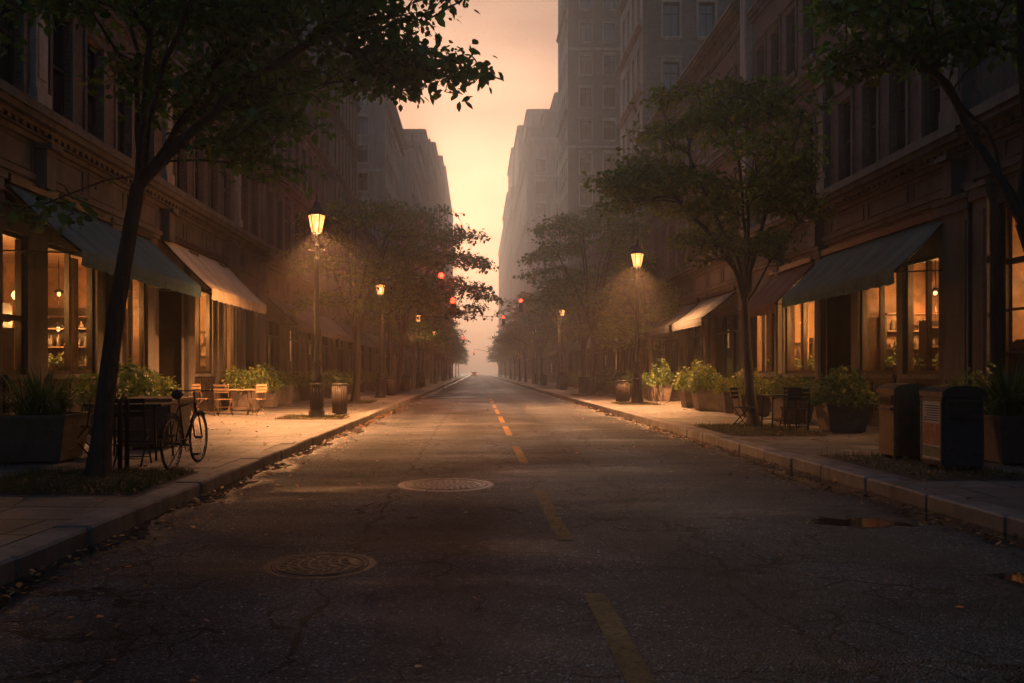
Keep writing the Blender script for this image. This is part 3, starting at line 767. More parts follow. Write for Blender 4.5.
def room(root, s, W, y0, y1, z1=4.1, depth=3.2, mat='plaster', name='shop_interior'):
    X = lambda d: W+s*d
    m_ = MB(); a, c = X(0.24), X(depth)
    m_.add([(a, y0, 0.16), (c, y0, 0.16), (c, y1, 0.16), (a, y1, 0.16), (a, y0, z1), (c, y0, z1), (c, y1, z1), (a, y1, z1)],
           [(0, 1, 2, 3), (4, 5, 6, 7), (0, 1, 5, 4), (1, 2, 6, 5), (2, 3, 7, 6)])
    n = int((y1-y0)/0.5)                                   # boards and shelves on the back wall
    for i in range(n): yy = y0+(i+.5)*(y1-y0)/n; m_.box(c-s*0.05, c, yy-0.03, yy+0.03, 0.16, z1)
    m_.build(name, M[mat], root)

def light(name, p, e, col=(1, 0.55, 0.22), r=0.06):
    l = bpy.data.lights.new(name, 'POINT'); l.energy = e; l.color = col; l.shadow_soft_size = r
    o = bpy.data.objects.new(name, l); C.objects.link(o); o.location = p; return o

def steps(a, b_, pitch): 
    n = max(1, int(round((b_-a)/pitch))); return [a+(i+.5)*(b_-a)/n for i in range(n)]

# --- left, nearest: brick upper floors over a row of shops
def near_left():
    s, W, y0, y1, Hh = -1, WL, 9.0, 31.3, 15.2
    root = empty('brick_building', (0, 0, 0), 0, 'long red brick building with teal and tan awnings over its shops at the near left', 'building')
    cols = [10.2, 11.6, 13.0, 14.4, 16.2, 17.6, 19.05, 20.4, 22.75, 24.2, 25.6, 26.95, 28.9, 30.3]
    rows = [(6.5, 2.15), (10.4, 2.0), (12.9+.0, 1.6)]
    ops = [(c-0.37-y0, c+0.37-y0, z, z+h) for c in cols for z, h in rows[:2]]
    shops = [(10.0, 11.4, 1), (12.1, 13.3, 1), (14.2, 15.0, 0), (15.7, 17.75, 1), (19.0, 20.5, 1), (23.6, 25.55, 1), (26.35, 28.1, 1)]
    ops += [(a-y0, c-y0, 1.35, 3.95) for a, c, m_ in shops]
    ops += [(21.2-y0, 22.85-y0, 0.15, 3.7), (28.9-y0, 30.3-y0, 0.15, 3.7)]
    b = MB(); 
    lower = [o for o in ops if o[2] < 4]; upper = [o for o in ops if o[2] > 4]
    sheet(b, (W, y0, 0), (0, 1, 0), (1, 0, 0), y1-y0, 4.6, Hh, upper)
    sheet(b, (W, y0, 0), (-1, 0, 0), (0, -1, 0), 14, 0, Hh, []); sheet(b, (W, y1, 0), (-1, 0, 0), (0, 1, 0), 14, 0, Hh, [])
    b.add([(W, y0, Hh), (W-14, y0, Hh), (W-14, y1, Hh), (W, y1, Hh)], [(0, 1, 2, 3)]); sheet(b, (W-14, y0, 0), (0, 1, 0), (-1, 0, 0), y1-y0, 0, Hh, [])
    b.build('wall', M['brick_l'], root)
    b = MB(); sheet(b, (W, y0, 0), (0, 1, 0), (1, 0, 0), y1-y0, 0, 4.6, lower); b.build('shop_wall', M['stone_l'], root)
    b = MB(); cornice(b, s, W, y0, y1, (4.9, 6.36)); cornice(b, s, W, y0, y1, (9.55, 9.95), 'belt'); b.build('cornice', M['stone_l'], root)
    b = MB(); cornice(b, s, W, y0, y1, (Hh-1.2, Hh+0.1)); b.build('roof_cornice', M['stone_l'], root)
    for z, h in rows[:2]:
        kit = window_kit(0.74, h, 'sash', M['darkwood'], M['stone_l'], M['darkpane'])
        for c in cols: put_window(root, kit, (W, c, z), R(-90))
    for y in (15.27, 21.6, 28.0): pilaster(root, s, W, y, 0.42, 6.37, 9.54, 0.12, 'stone_p')
    for y in (9.3, 18.4, 22.98+.3, 25.95, 28.5, 30.95, 14.0-.35): pilaster(root, s, W, y, 0.5, 0.15, 4.88, 0.13, 'stone_l')
    for y in (9.3, 15.27, 21.3, 26.6, 31.0):
        m_ = MB(); m_.box(W, W+0.30, y-0.16, y+0.16, 4.88, 5.62); m_.box(W, W+0.42, y-0.2, y+0.2, 5.621, 5.72); m_.build('bracket', M['stone_l'], root)
    for a, c, mu in shops: shopfront(root, s, W, a, c, 1.35, 3.95, mu, 0.0 if mu else 2.4, lamp=None); riser(root, s, W, a, c, 1.35)
    door(root, s, W, 21.2, 22.85, 3.7); door(root, s, W, 28.9, 30.3, 3.7)
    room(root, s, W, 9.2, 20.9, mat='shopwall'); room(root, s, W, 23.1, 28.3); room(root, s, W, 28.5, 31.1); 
    m_ = MB(); m_.add([(W-0.8, 21.0, 0.16), (W-0.8, 23.0, 0.16), (W-2.6, 23.0, 0.16), (W-2.6, 21.0, 0.16), (W-0.8, 21, 4), (W-0.8, 23, 4), (W-2.6, 23, 4), (W-2.6, 21, 4)], [(0, 1, 2, 3), (4, 5, 6, 7), (0, 3, 7, 4), (1, 2, 6, 5), (2, 3, 7, 6)]); m_.build('hallway', M['darkwood'], root)
    awning(root, s, W, 14.2, 20.35, 4.80, 3.58, 1.4, M['teal'], 'long teal canvas awning')
    awning(root, s, W, 21.2, 26.7, 5.0, 3.62, 1.4, M['tan'], 'tan canvas awning lit by the street lamp')
    
near_left()

# --- right, nearest: dark stone corner building with the tall window
def near_right_stone():
    s, W, y0, y1, Hh = 1, WR, 6.0, 14.75, 14.0
    root = empty('stone_building', (0, 0, 0), 0, 'dark stone building with tall lit double height window at the right edge', 'building')
    big = [(12.2, 14.25), (9.3, 11.3)]
    up = [7.2, 8.7, 10.2, 11.7, 13.2]
    b = MB(); sheet(b, (W, y0, 0), (0, 1, 0), (-1, 0, 0), y1-y0, 0, Hh, [(a-y0, c-y0, 1.0, 4.4) for a, c in big]+[(c-.4-y0, c+.4-y0, z, z+2.1) for c in up for z in (6.4, 10.2)])
    sheet(b, (W, y0, 0), (1, 0, 0), (0, -1, 0), 12, 0, Hh, []); sheet(b, (W, y1, 0), (1, 0, 0), (0, 1, 0), 12, 0, Hh, [])
    b.add([(W, y0, Hh), (W+12, y0, Hh), (W+12, y1, Hh), (W, y1, Hh)], [(0, 1, 2, 3)]); b.build('wall', M['stone_r'], root)
    b = MB(); cornice(b, s, W, y0, y1, (4.85, 6.15)); cornice(b, s, W, y0, y1, (9.4, 9.8), 'belt'); b.build('cornice', M['stone_r'], root)
    kit = window_kit(0.8, 2.1, 'sash', M['darkwood'], M['stone_r'], M['darkpane'])
    for z in (6.4, 10.2):
        for c in up: put_window(root, kit, (W, c, z), R(90))
    for a, c in big:
        shopfront(root, s, W, a, c, 1.0, 4.4, 2, 3.35, muntin=0); riser(root, s, W, a, c, 1.0)
    m_ = MB()
    for z in (1.75, 2.5): m_.box(W+0.10, W+0.17, 12.28, 14.17, z-0.02, z+0.02)
    m_.build('glazing_bar', M['darkwood'], root)
    pilaster(root, s, W, 14.52, 0.42, 0.15, 4.84, 0.16, 'stone_r'); pilaster(root, s, W, 11.75, 0.5, 0.15, 4.84, 0.16, 'stone_r')
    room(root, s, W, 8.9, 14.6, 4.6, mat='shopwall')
near_right_stone()

def near_right_brick():
    s, W, y0, y1, Hh = 1, WR, 14.77, 27.7, 19.0
    root = empty('brick_building', (0, 0, 0), 0, 'brown brick building over flower shop with teal and rust red awnings on the right', 'building')
    cols = [16.3-.0, 17.6, 18.85, 20.12, 22.3, 23.55, 24.8, 26.05]
    rows = [(6.2, 2.05), (10.15, 1.85), (13.9, 1.8)]
    shops = [(15.9, 17.45, 1), (17.7, 19.5, 1), (21.75, 24.2, 1), (24.6, 27.1, 2)]
    b = MB(); up = [(c-.32-y0, c+.32-y0, z, z+h) for c in cols for z, h in rows]
    sheet(b, (W, y0, 0), (0, 1, 0), (-1, 0, 0), y1-y0, 4.6, Hh, up)
    sheet(b, (W, y0, 0), (1, 0, 0), (0, -1, 0), 14, 0, Hh, []); sheet(b, (W, y1, 0), (1, 0, 0), (0, 1, 0), 14, 0, Hh, [])
    b.add([(W, y0, Hh), (W+14, y0, Hh), (W+14, y1, Hh), (W, y1, Hh)], [(0, 1, 2, 3)]); b.build('wall', M['brick_r'], root)
    b = MB(); sheet(b, (W, y0, 0), (0, 1, 0), (-1, 0, 0), y1-y0, 0, 4.6, [(a-y0, c-y0, 1.35, 3.8) for a, c, m_ in shops]+[(19.85-y0, 21.2-y0, 0.15, 3.6)]); b.build('shop_wall', M['stone_r'], root)
    b = MB(); cornice(b, s, W, y0, y1, (4.75, 6.08)); cornice(b, s, W, y0, y1, (9.3, 9.72), 'belt'); cornice(b, s, W, y0, y1, (13.1, 13.5), 'belt'); b.build('cornice', M['stone_r'], root)
    b = MB(); cornice(b, s, W, y0, y1, (Hh-1.2, Hh+0.1)); b.build('roof_cornice', M['stone_r'], root)
    for z, h in rows:
        kit = window_kit(0.64, h, 'sash', M['darkwood'], M['stone_r'], M['darkpane'])
        for c in cols: put_window(root, kit, (W, c, z), R(90))
    pilaster(root, s, W, 27.2, 0.62, 6.09, Hh-1.25, 0.22, 'stone_p'); pilaster(root, s, W, 21.2, 0.4, 6.09, 9.29, 0.14, 'stone_r'); pilaster(root, s, W, 15.3, 0.6, 6.09, 9.29, 0.2, 'stone_r')
    for y, wd in ((15.35, 0.95), (21.45, 0.36), (24.4, 0.3), (27.4, 0.45)): pilaster(root, s, W, y, wd, 0.15, 4.74, 0.15, 'stone_r')
    for y in (15.3, 21.4, 24.4, 27.4):
        m_ = MB(); m_.box(W, W-0.30, y-0.15, y+0.15, 4.74, 5.42); m_.box(W, W-0.42, y-0.2, y+0.2, 5.421, 5.52); m_.build('bracket', M['stone_r'], root)
    for a, c, mu in shops: shopfront(root, s, W, a, c, 1.35, 3.8, mu); riser(root, s, W, a, c, 1.35)
    door(root, s, W, 19.85, 21.2, 3.6)
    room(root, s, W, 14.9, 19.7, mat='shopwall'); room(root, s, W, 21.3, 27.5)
    m_ = MB(); m_.add([(W+0.8, 19.72, 0.16), (W+0.8, 21.28, 0.16), (W+2.6, 21.28, 0.16), (W+2.6, 19.72, 0.16), (W+0.8, 19.72, 4), (W+0.8, 21.28, 4), (W+2.6, 21.28, 4), (W+2.6, 19.72, 4)], [(0, 1, 2, 3), (4, 5, 6, 7), (0, 3, 7, 4), (1, 2, 6, 5), (2, 3, 7, 6)]); m_.build('hallway', M['darkwood'], root)
    awning(root, s, W, 15.65, 21.35, 4.50, 3.42, 1.12, M['teal'], 'wide teal canvas awning')
    awning(root, s, W, 21.9, 24.9, 4.45, 3.32, 1.12, M['red'], 'rust red canvas awning')
near_right_brick()

# --- the rest of the street: lower shop buildings, then towers
def street_building(name, label, s, W, y0, y1, D, Hh, wall, stone, rows, pitch, shops=True, awn=None, style='plain', winw=0.7, front_cols=0, front_rows=(), front_w=0.9, front_h=1.6, bay=3.6, group=None, lit_seed=0, step=None, z_first=0.0):
    root = empty(name, (0, 0, 0), 0, label, 'building', group)
    cols = steps(y0+0.5, y1-0.5, pitch)
    ops = [(c-winw/2-y0, c+winw/2-y0, z, z+h) for c in cols for z, h in rows]
    bays = []
    if shops:
        n = max(1, int((y1-y0)//bay)); bw = (y1-y0)/n
        bays = [(y0+i*bw+0.45, y0+(i+1)*bw-0.45) for i in range(n)]
        ops += [(a-y0, c-y0, 0.45, 3.6) for a, c in bays]
    fops = []
    if front_cols:
        fxs = [0.9+i*(D-1.2)/front_cols+(D-1.2)/front_cols/2-0.3 for i in range(front_cols)]
        fops = [(u-front_w/2, u+front_w/2, z, z+front_h) for u in fxs for z in front_rows]
    b = MB(); fa = MB() if (front_cols and Hh > 25) else None
    shell(b, s, W, y0, y1, D, Hh, ops, fops, st=fa); b.build('wall', wall, root)
    if fa: fa.build('street_wall', stone, root)  # paler than the front wall: sky glow put into its colour
    b = MB()
    if shops: cornice(b, s, W, y0, y1, (4.5, 6.0))
    cornice(b, s, W, y0, y1, (Hh-1.0, Hh+0.15) if y0 < 60 else (Hh-1.4, Hh+0.2), 'big' if y0 < 60 else 'belt')
    for z in (rows[1:] if y0 < 60 else rows[::3]):
        cornice(b, s, W, y0, y1, (z[0]-0.75, z[0]-0.45), 'belt')
    if front_cols:                                          # string courses on the face towards the camera
        X0, X1 = sorted((W+s*0.0, W+s*D))
        for z in list(front_rows)[::3]: b.box(X0, X1, y0-0.12, y0+0.02, z-0.9, z-0.62)
        b.box(X0, X1, y0-0.22, y0+0.02, Hh-0.9, Hh+0.14)
    b.build('cornice', stone, root)
    cnt = 0; extra = MB(); rz = R(-90) if s < 0 else R(90)
    q = random.Random(lit_seed)
    for z, h in rows:
        kit = window_kit(winw, h, style, M['darkwood'], stone, M['darkpane'])
        for c in cols:
            if cnt < (30 if front_cols else 60): put_window(root, kit, (W, c, z), rz, y0 < 110); cnt += 1
            else: extra.box(W+s*0.18, W+s*0.2, c-winw/2, c+winw/2, z, z+h)
    if front_cols:
        kit = window_kit(front_w, front_h, 'cross', M['darkwood'], stone, M['darkpane'])
        for u in fxs:
            for z in front_rows:
                if cnt < 98: put_window(root, kit, (W+s*u, y0, z), R(180)); cnt += 1
                else: extra.box(W+s*(u-front_w/2), W+s*(u+front_w/2), y0+0.18, y0+0.2, z, z+front_h)
    if extra.v: tag(extra.build('window_panes', M['darkpane'], root), kind='stuff')
    X = lambda d: W-s*d
    if shops:
        for i, (a, c) in enumerate(bays):
            f = MB(); n = 3; t = 0.09
            dy = c-a; dr = q.random() < 0.55; d0 = a+dy*0.62
            f.box(X(-0.2), X(-0.1), a, a+t, 0.45, 3.6); f.box(X(-0.2), X(-0.1), c-t, c, 0.45, 3.6); f.box(X(-0.2), X(-0.1), a+t, c-t, 3.5, 3.6); f.box(X(-0.2), X(-0.1), a+t, c-t, 0.45, 1.15)
            for k in (0.33, 0.66): f.box(X(-0.19), X(-0.11), a+dy*k-0.04, a+dy*k+0.04, 1.15, 3.5)
            f.box(X(-0.19), X(-0.115), a+t, c-t, 2.85, 2.93)
            fo = f.build('shop_window', M['darkwood'], root)
            p = MB(); p.box(X(-0.17), X(-0.16), a+t, c-t, 1.15, 3.5)
            p.build('pane', M['darkpane'] , fo)
            lit = q.random()
            if lit < 0.75:                                   # lit slot: a curtained light or a lit doorway showing at the glass
                g = MB(); k = q.uniform(0.12, 0.7); ww = q.choice((0.10, 0.16, 0.28, 0.45)); zt = q.uniform(2.4, 3.3); zb = q.choice((1.3, 1.9, 2.3))
                g.box(X(-0.155), X(-0.158), a+dy*k, a+dy*k+ww, zb, zt); g.build('lit_pane', M['lit'] if q.random() < .55 else M['lit_dim'], fo)
            if y0 < 60:
                pilaster(root, s, W, a-0.45, 0.5, 0.15, 4.49, 0.12, [k for k, v in M.items() if v is stone][0])
    if awn:
        for (a, c, mk, lab) in awn: awning(root, s, W, a, c, 4.35 if s > 0 else 4.5, 3.35, 1.3, M[mk], lab)
    if step:                                                 # set-back upper storeys and roof blocks
        for (dx, ya, yb, dd, zt) in step:
            m_ = MB(); x0, x1 = sorted((W+s*dx, W+s*(dx+dd))); m_.box(x0, x1, ya, yb, Hh-0.1 if zt > Hh else zt-3, zt); m_.box(x0-0.3, x1+0.3, ya-0.3, yb+0.3, zt-0.7, zt-0.2)
            m_.build('roof_block', wall, root)
    return root

RW = lambda z0, h, n, p: [(z0+i*p, h) for i in range(n)]
street_building('stone_building', 'pale stone building with dark shop awnings just beyond the near left lamp', -1, WL, 31.35, 46.5, 14, 16.5, M['stone_l'], M['stone_l'], RW(6.6, 2.2, 3, 3.5), 1.5,
    awn=[(31.8, 36.2, 'grey', None), (36.6, 41.2, 'grey', None), (41.6, 46.2, 'sage', None)], style='sash', winw=0.78, lit_seed=3)
street_building('stone_tower', 'tall pale stone building with narrow windows rising behind the left trees', -1, WL, 46.6, 57.0, 12, 27, M['stone_l'], M['stone_l'], RW(7, 2.4, 6, 3.4), 1.3,
    awn=[(47, 51.3, 'grey', None), (51.9, 56.6, 'grey', None)], style='plain', winw=0.55, lit_seed=4)
street_building('stone_building', 'low stone shop building hidden behind the middle left trees', -1, WL, 57.1, 73.8, 14, 12, M['stone_l'], M['stone_l'], RW(6.8, 2, 2, 3.0), 1.9,
    awn=[(57.5, 62, 'grey', None), (62.5, 67.4, 'sage', None), (68, 73, 'grey', None)], lit_seed=5)
street_building('brick_tower', 'broad hazy brick tower with many rows of windows left of the sky gap', -1, WL, 74, 92, 16, 28.5, M['pink_lit_stone'], M['stone_p'], RW(7, 1.8, 7, 3.3), 2.2,
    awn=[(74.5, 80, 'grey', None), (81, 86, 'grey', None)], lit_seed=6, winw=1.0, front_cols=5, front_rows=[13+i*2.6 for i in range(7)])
street_building('stepped_tower', 'pinkish stepped apartment tower fading into haze left of the sky gap', -1, WL-0.4, 110, 146, 18, 32, M['pink_lit_stone'], M['stone_p'], RW(8, 1.8, 9, 3.1), 3.0, winw=1.3, lit_seed=7,
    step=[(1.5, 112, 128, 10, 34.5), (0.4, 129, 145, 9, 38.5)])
street_building('stepped_tower', 'faint stepped tower with roof blocks beyond the pinkish left tower', -1, WL-0.2, 146.5, 215, 20, 44, M['pink_lit_stone'], M['stone_p'], RW(8, 1.9, 11, 3.3), 4.5, winw=1.8, lit_seed=8,
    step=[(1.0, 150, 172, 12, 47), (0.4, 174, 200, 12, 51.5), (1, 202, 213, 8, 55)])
street_building('hazy_tower', 'last and faintest tower on the left before the sky gap', -1, WL, 216, 292, 20, 57, M['pink_lit_stone'], M['stone_p'], RW(8, 1.9, 12, 3.8), 6, winw=2.4, lit_seed=9,
    step=[(1, 220, 250, 12, 61)])

street_building('brick_building', 'weathered brick building with ornate cornice beyond the rust red awning', 1, WR, 27.75, 44.5, 12, 14.2, M['brick_r'], M['stone_r'], RW(6.3, 2.1, 2, 3.7), 1.75,
    awn=[(28.4, 32.6, 'grey', None), (33.2, 38, 'grey', None), (38.6, 43.8, 'grey', None)], style='sash', winw=0.8, lit_seed=13,
    step=[(0.6, 29, 31, 1.2, 15.0), (0.6, 35, 37, 1.2, 15.0)])
street_building('dark_tower', 'tall dark brick tower with pale street face coloured for sky glow above the right hand trees', 1, WR, 44.6, 51.6, 17, 44, M['brick_t'], M['stone_p'], RW(7, 2.0, 10, 3.6), 1.6,
    awn=[(45, 51, 'grey', None)], lit_seed=14, winw=0.7, front_cols=8, front_rows=[13.5+i*3.3 for i in range(9)], front_w=0.9, front_h=1.9)
street_building('stone_building', 'low shop building between the two right hand towers', 1, WR, 51.7, 80.5, 14, 11, M['stone_r'], M['stone_r'], RW(6.6, 1.9, 1, 3), 2.4,
    awn=[(52.5, 58, 'grey', None), (59, 65, 'sage', None), (66, 72, 'grey', None), (73, 80, 'grey', None)], lit_seed=15)
street_building('brick_tower', 'tall slender brick tower beside the sky gap on the right', 1, WR, 80.9, 90.7, 18, 56, M['brick_t'], M['stone_p'], RW(7, 1.9, 13, 3.6), 1.9,
    awn=[(81, 90, 'grey', None)], lit_seed=16, winw=0.9, front_cols=7, front_rows=[15+i*3.3 for i in range(12)], front_w=1.15, front_h=1.9)
street_building('stone_building', 'low hazy shop building beyond the slender right tower', 1, WR, 91, 145, 14, 12, M['stone_r'], M['stone_r'], RW(6.6, 1.9, 1, 3), 4, bay=6, lit_seed=17)
street_building('stepped_tower', 'ornate stepped tower rising in tiers right of the sky gap', 1, WR, 146, 206, 20, 44, M['pink_lit_stone'], M['stone_p'], RW(8, 1.9, 10, 3.6), 4.5, winw=1.8, lit_seed=18, front_cols=5, front_rows=[14+i*4 for i in range(7)], front_w=1.8, front_h=2.2,
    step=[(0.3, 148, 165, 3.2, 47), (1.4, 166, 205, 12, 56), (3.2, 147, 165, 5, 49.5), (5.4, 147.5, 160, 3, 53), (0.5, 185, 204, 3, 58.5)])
street_building('hazy_tower', 'faint pink tower stepping down toward the sky gap on the right', 1, WR, 210, 330, 20, 50, M['pink_lit_stone'], M['stone_p'], RW(8, 1.9, 10, 4), 7, winw=3, lit_seed=19,
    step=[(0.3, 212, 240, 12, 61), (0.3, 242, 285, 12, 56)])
street_building('stone_building', 'low hazy shop building between the left brick tower and the stepped tower', -1, WL, 92.3, 109.8, 14, 12, M['stone_l'], M['stone_l'], RW(6.8, 2, 1, 3), 3.5, bay=5, lit_seed=21)

# the street goes on behind the camera
street_building('brick_building', 'plain brick building behind the camera on the left', -1, WL, -40, 8.98, 14, 17, M['brick_l'], M['stone_l'], RW(6.5, 2.1, 2, 3.9), 2.4, lit_seed=31)
street_building('brick_building', 'plain brick building behind the camera on the right', 1, WR, -40, 5.98, 14, 18, M['brick_r'], M['stone_r'], RW(6.3, 2.1, 2, 3.9), 2.4, lit_seed=32)

# ---------------------------------------------------------------- shop insides
def pendant(x, y, z, ztop, e, label, big=False, globe=False):
    root = empty('pendant_lamp', (x, y, z), 0, label, 'lamp', 'pendant lamps in the shops')
    MB().tube([(0, 0, 0.12), (0, 0, ztop-z)], 0.006, 5).build('cord', M['iron'], root)
    if globe: MB().lathe([(0.01, -0.10), (0.07, -0.07), (0.10, 0), (0.07, 0.07), (0.02, 0.11)], n=12).build('globe', M['bulb'], root)
    else:
        MB().lathe([(0.005, -0.07), (0.035, -0.045), (0.045, 0), (0.02, 0.05)], n=10).build('bulb', M['bulb'], root)
        if not e: MB().lathe([(0.13, 0.03), (0.06, 0.10), (0.025, 0.13)], n=14, cap=False).build('shade', M['iron'], root)
    if e: light('shop_light', (x, y, z), e*13.5, (1, 0.48, 0.16), 0.115)
    return root
# left row, then right row; each where a bulb shows in the photograph
pl = [(-9.4, 15.55, 3.25, 40, 'bare bulb hanging highest in the left shop window under the long teal awning', False),
      (-9.3, 16.2, 2.95, 55, 'round globe lamp hanging below the bare bulb in the left shop window', True),
      (-9.7, 17.6, 2.55, 45, 'hanging bulb lamp in the right half of the left shop window', False),
      (-9.5, 14.4, 2.7, 30, 'small bulb lamp in the narrow leftmost shop window', False),
      (-9.3, 19.9, 3.0, 40, 'bulb lamp glimpsed just right of the leaning tree trunk', False),
      (-9.3, 24.3, 3.1, 190, 'bright bulb lamp in the window under the tan awning', False),
      (-9.6, 27.0, 3.1, 150, 'bright bulb lamp in the farther window under the tan awning', True),
      (10.3, 16.6, 3.1, 60, 'bulb lamp hanging in the window at the right end of the teal awning', False),
      (10.8, 18.5, 2.8, 60, 'bulb lamp hanging in the middle window under the wide teal awning', False),
      (10.1, 22.5, 2.95, 330, 'bright globe lamp in the flower shop window under the teal awning', True),
      (10.6, 25.9, 3.0, 150, 'globe lamp in the window under the rust red awning', True),
      (11.0, 13.0, 3.0, 75, 'bulb lamp behind the tall window at the right edge', False)]
for x, y, z, e, lab, gl in pl: pendant(x, y, z, 4.05 if y > 14.8 or x < 0 else 4.55, e, lab, globe=gl)

q_ = random.Random(9); k_ = 0
for x, ya, yb, n_, room_ in [(-9.6, 14.8, 20.5, 8, 'left shop under the long teal awning'), (-9.9, 24.0, 28.0, 4, 'shop under the tan awning'), (10.6, 15.5, 19.4, 7, 'shop under the wide teal awning'), (10.9, 22.0, 27.2, 5, 'flower shop'), (10.8, 12.3, 14.3, 3, 'room behind the tall right window')]:
    for i in range(n_):
        yy = ya+(yb-ya)*(i+0.5)/n_+q_.uniform(-.2, .2); zz = q_.uniform(2.1, 3.4); xx = x+(-1 if x < 0 else 1)*q_.uniform(0, 0.9)
        pendant(xx, yy, zz, 4.05, 0, 'small shaded bulb lamp deeper inside the %s' % room_, globe=False)
POTM = [M['planter_s'], M['wood'], M['darkwood']]
def foliage_ball(n, r, size, squash=0.8, tb=0.5, zc=0.0, seed=0, jag=0.25):
    u = rng.normal(0, 1, (n, 3)); u /= np.linalg.norm(u, axis=1)[:, None]
    lum = 1+jag*np.sin(u[:, 0]*3.1+seed)*np.cos(u[:, 1]*2.7+seed*1.7)+jag*0.8*np.sin(u[:, 2]*4+u[:, 0]*5+seed*2.1)
    rad = rng.uniform(0.45, 1.0, n)**0.5*lum
    p = u*rad[:, None]*r; p[:, 2] = np.abs(p[:, 2]+0.15*r)*squash*1.1+zc
    return leaves(p, size, 0.8, LEAF, tb, outward=u)
def display(x, y, w_, label, n=4, s=1, z=1.30, seed=0, vases=True):
    """a shop table standing behind the window with pots and things on it"""
    q = random.Random(seed)
    t = empty('display_table', (x, y, 0.16), 0, label, 'table', 'display tables in the shops')
    m_ = MB(); m_.bbox(-0.32, 0.32, -w_/2, w_/2, z-0.22, z-0.16, 0.01); m_.build('table_top', M['wood_lt'], t)
    for a in (-0.26, 0.26):
        for c in (-w_/2+0.07, w_/2-0.07): MB().box(a-0.03, a+0.03, c-0.03, c+0.03, 0, z-0.221).build('leg', M['wood'], t)
    return t
def potted(x, y, z, r, label, seed, leafy=True):
    root = empty('potted_plant', (x, y, z), 0, label, 'plant', 'potted plants in the shop windows')
    MB().lathe([(0.05, 0), (0.075, 0.02), (0.095, 0.14), (0.105, 0.15), (0.085, 0.16)], n=12).build('pot', M['planter_s'], root)
    v, t = foliage_ball(170, r, 0.10, 0.9, 0.6, 0.16, seed, 0.35)
    link('foliage', arrmesh('foliage', v, 6, M['shrub'], t), None, root); return root
def vase(x, y, z, h, label, mat='plaster'):
    o = MB().lathe([(0.05, 0), (0.09, h*.25), (0.08, h*.55), (0.03, h*.8), (0.045, h)], n=14).build('vase', M[mat], None, (x, y, z))
    return tag(o, label, 'vase', 'vases on the shop tables')
def shelfunit(x, y, w_, label, seed, rz=math.pi/2, h=2.7):
    q = random.Random(seed)
    root = empty('shelf_unit', (x, y, 0.16), rz, label, 'shelf', 'shelf units in the shops')
    for sy in (-1, 1): MB().box(-0.18, 0.18, sy*w_/2, sy*(w_/2+0.04), 0, h).build('side', M['darkwood'], root)
    MB().box(0.185, 0.20, -w_/2, w_/2, 0, h).build('back', M['darkwood'], root) if q.random() < 0.4 else None
    n = int(h/0.42)
    for k in range(n+1): MB().box(-0.18, 0.18, -w_/2+0.001, w_/2-0.001, 0.12+k*0.42, 0.15+k*0.42).build('shelf', M['wood'], root)
    m_ = MB()
    for k in range(n):
        yy = -w_/2+0.08
        while yy < w_/2-0.08:
            r = q.uniform(0.025, 0.06); hh = q.uniform(0.08, 0.32); zz = 0.151+k*0.42
            if q.random() < 0.8: m_.lathe([(r, zz), (r*1.1, zz+hh*.6), (r*.4, zz+hh*.85), (r*.5, zz+hh)], q.uniform(-.08, .08), yy, 8)
            yy += r*2+q.uniform(0.01, 0.07)
    tag(m_.build('jars', M['planter_s'] if seed % 2 else M['wood_lt'], root), kind='stuff'); return root
for i, (x, y, w_, h, lab) in enumerate([(-9.6, 18.55, 1.3, 2.3, 'dark shelf of jars inside the left shop, left of the leaning trunk'), (-10.4, 17.0, 0.8, 2.7, 'narrow tall shelf deep inside the left shop window'),
        (-9.5, 15.5, 0.8, 2.1, 'low shelf inside the narrow leftmost shop window'), (-10.3, 20.6, 2.2, 2.9, 'wide shelf of jars at the doorway end of the left shop'), (-9.8, 26.0, 1.1, 2.2, 'shelf of jars between the two windows under the tan awning'),
        (-9.9, 28.1, 1.3, 2.6, 'shelf of jars at the far end of the shop under the tan awning'), (10.6, 18.0, 1.0, 2.4, 'dark shelf of jars seen through the nearest window under the teal awning'), (11.3, 17.2, 0.9, 2.8, 'tall shelf deep inside the nearest window under the teal awning'),
        (10.7, 19.55, 1.5, 2.6, 'wide shelf of jars beside the doorway under the teal awning'), (10.9, 24.4, 0.7, 2.5, 'narrow dark shelf in the brightly lit flower shop'), (10.8, 27.3, 1.2, 2.4, 'shelf of jars at the far end of the flower shop'),
        (11.0, 14.3, 1.2, 2.9, 'tall shelf behind the lit window at the right edge'), (10.1, 14.45, 0.5, 1.7, 'small shelf close to the glass of the window at the right edge')]):
    shelfunit(x, y, w_, lab, i+1, h=h)
def curtain(x, y0, y1, z0, z1, label):
    m_ = MB(); n = int((y1-y0)/0.03)+2; vs = []
    for i in range(n+1):
        yy = y0+(y1-y0)*i/n; xx = x+0.035*math.sin(yy*42)+0.012*math.sin(yy*97); vs += [(xx, yy, z0), (xx+0.01*math.sin(yy*30), yy, (z0+z1)/2), (xx, yy, z1), (xx+0.008, yy, z1), (xx+0.008, yy, z0)]
    fs = []
    for i in range(n):
        for k in range(5): j = (k+1) % 5; fs.append((i*5+k, (i+1)*5+k, (i+1)*5+j, i*5+j))
    m_.add(vs, fs, True); tag(m_.build('curtain', M['curtain']), label, 'curtain', 'curtains in the shop windows')
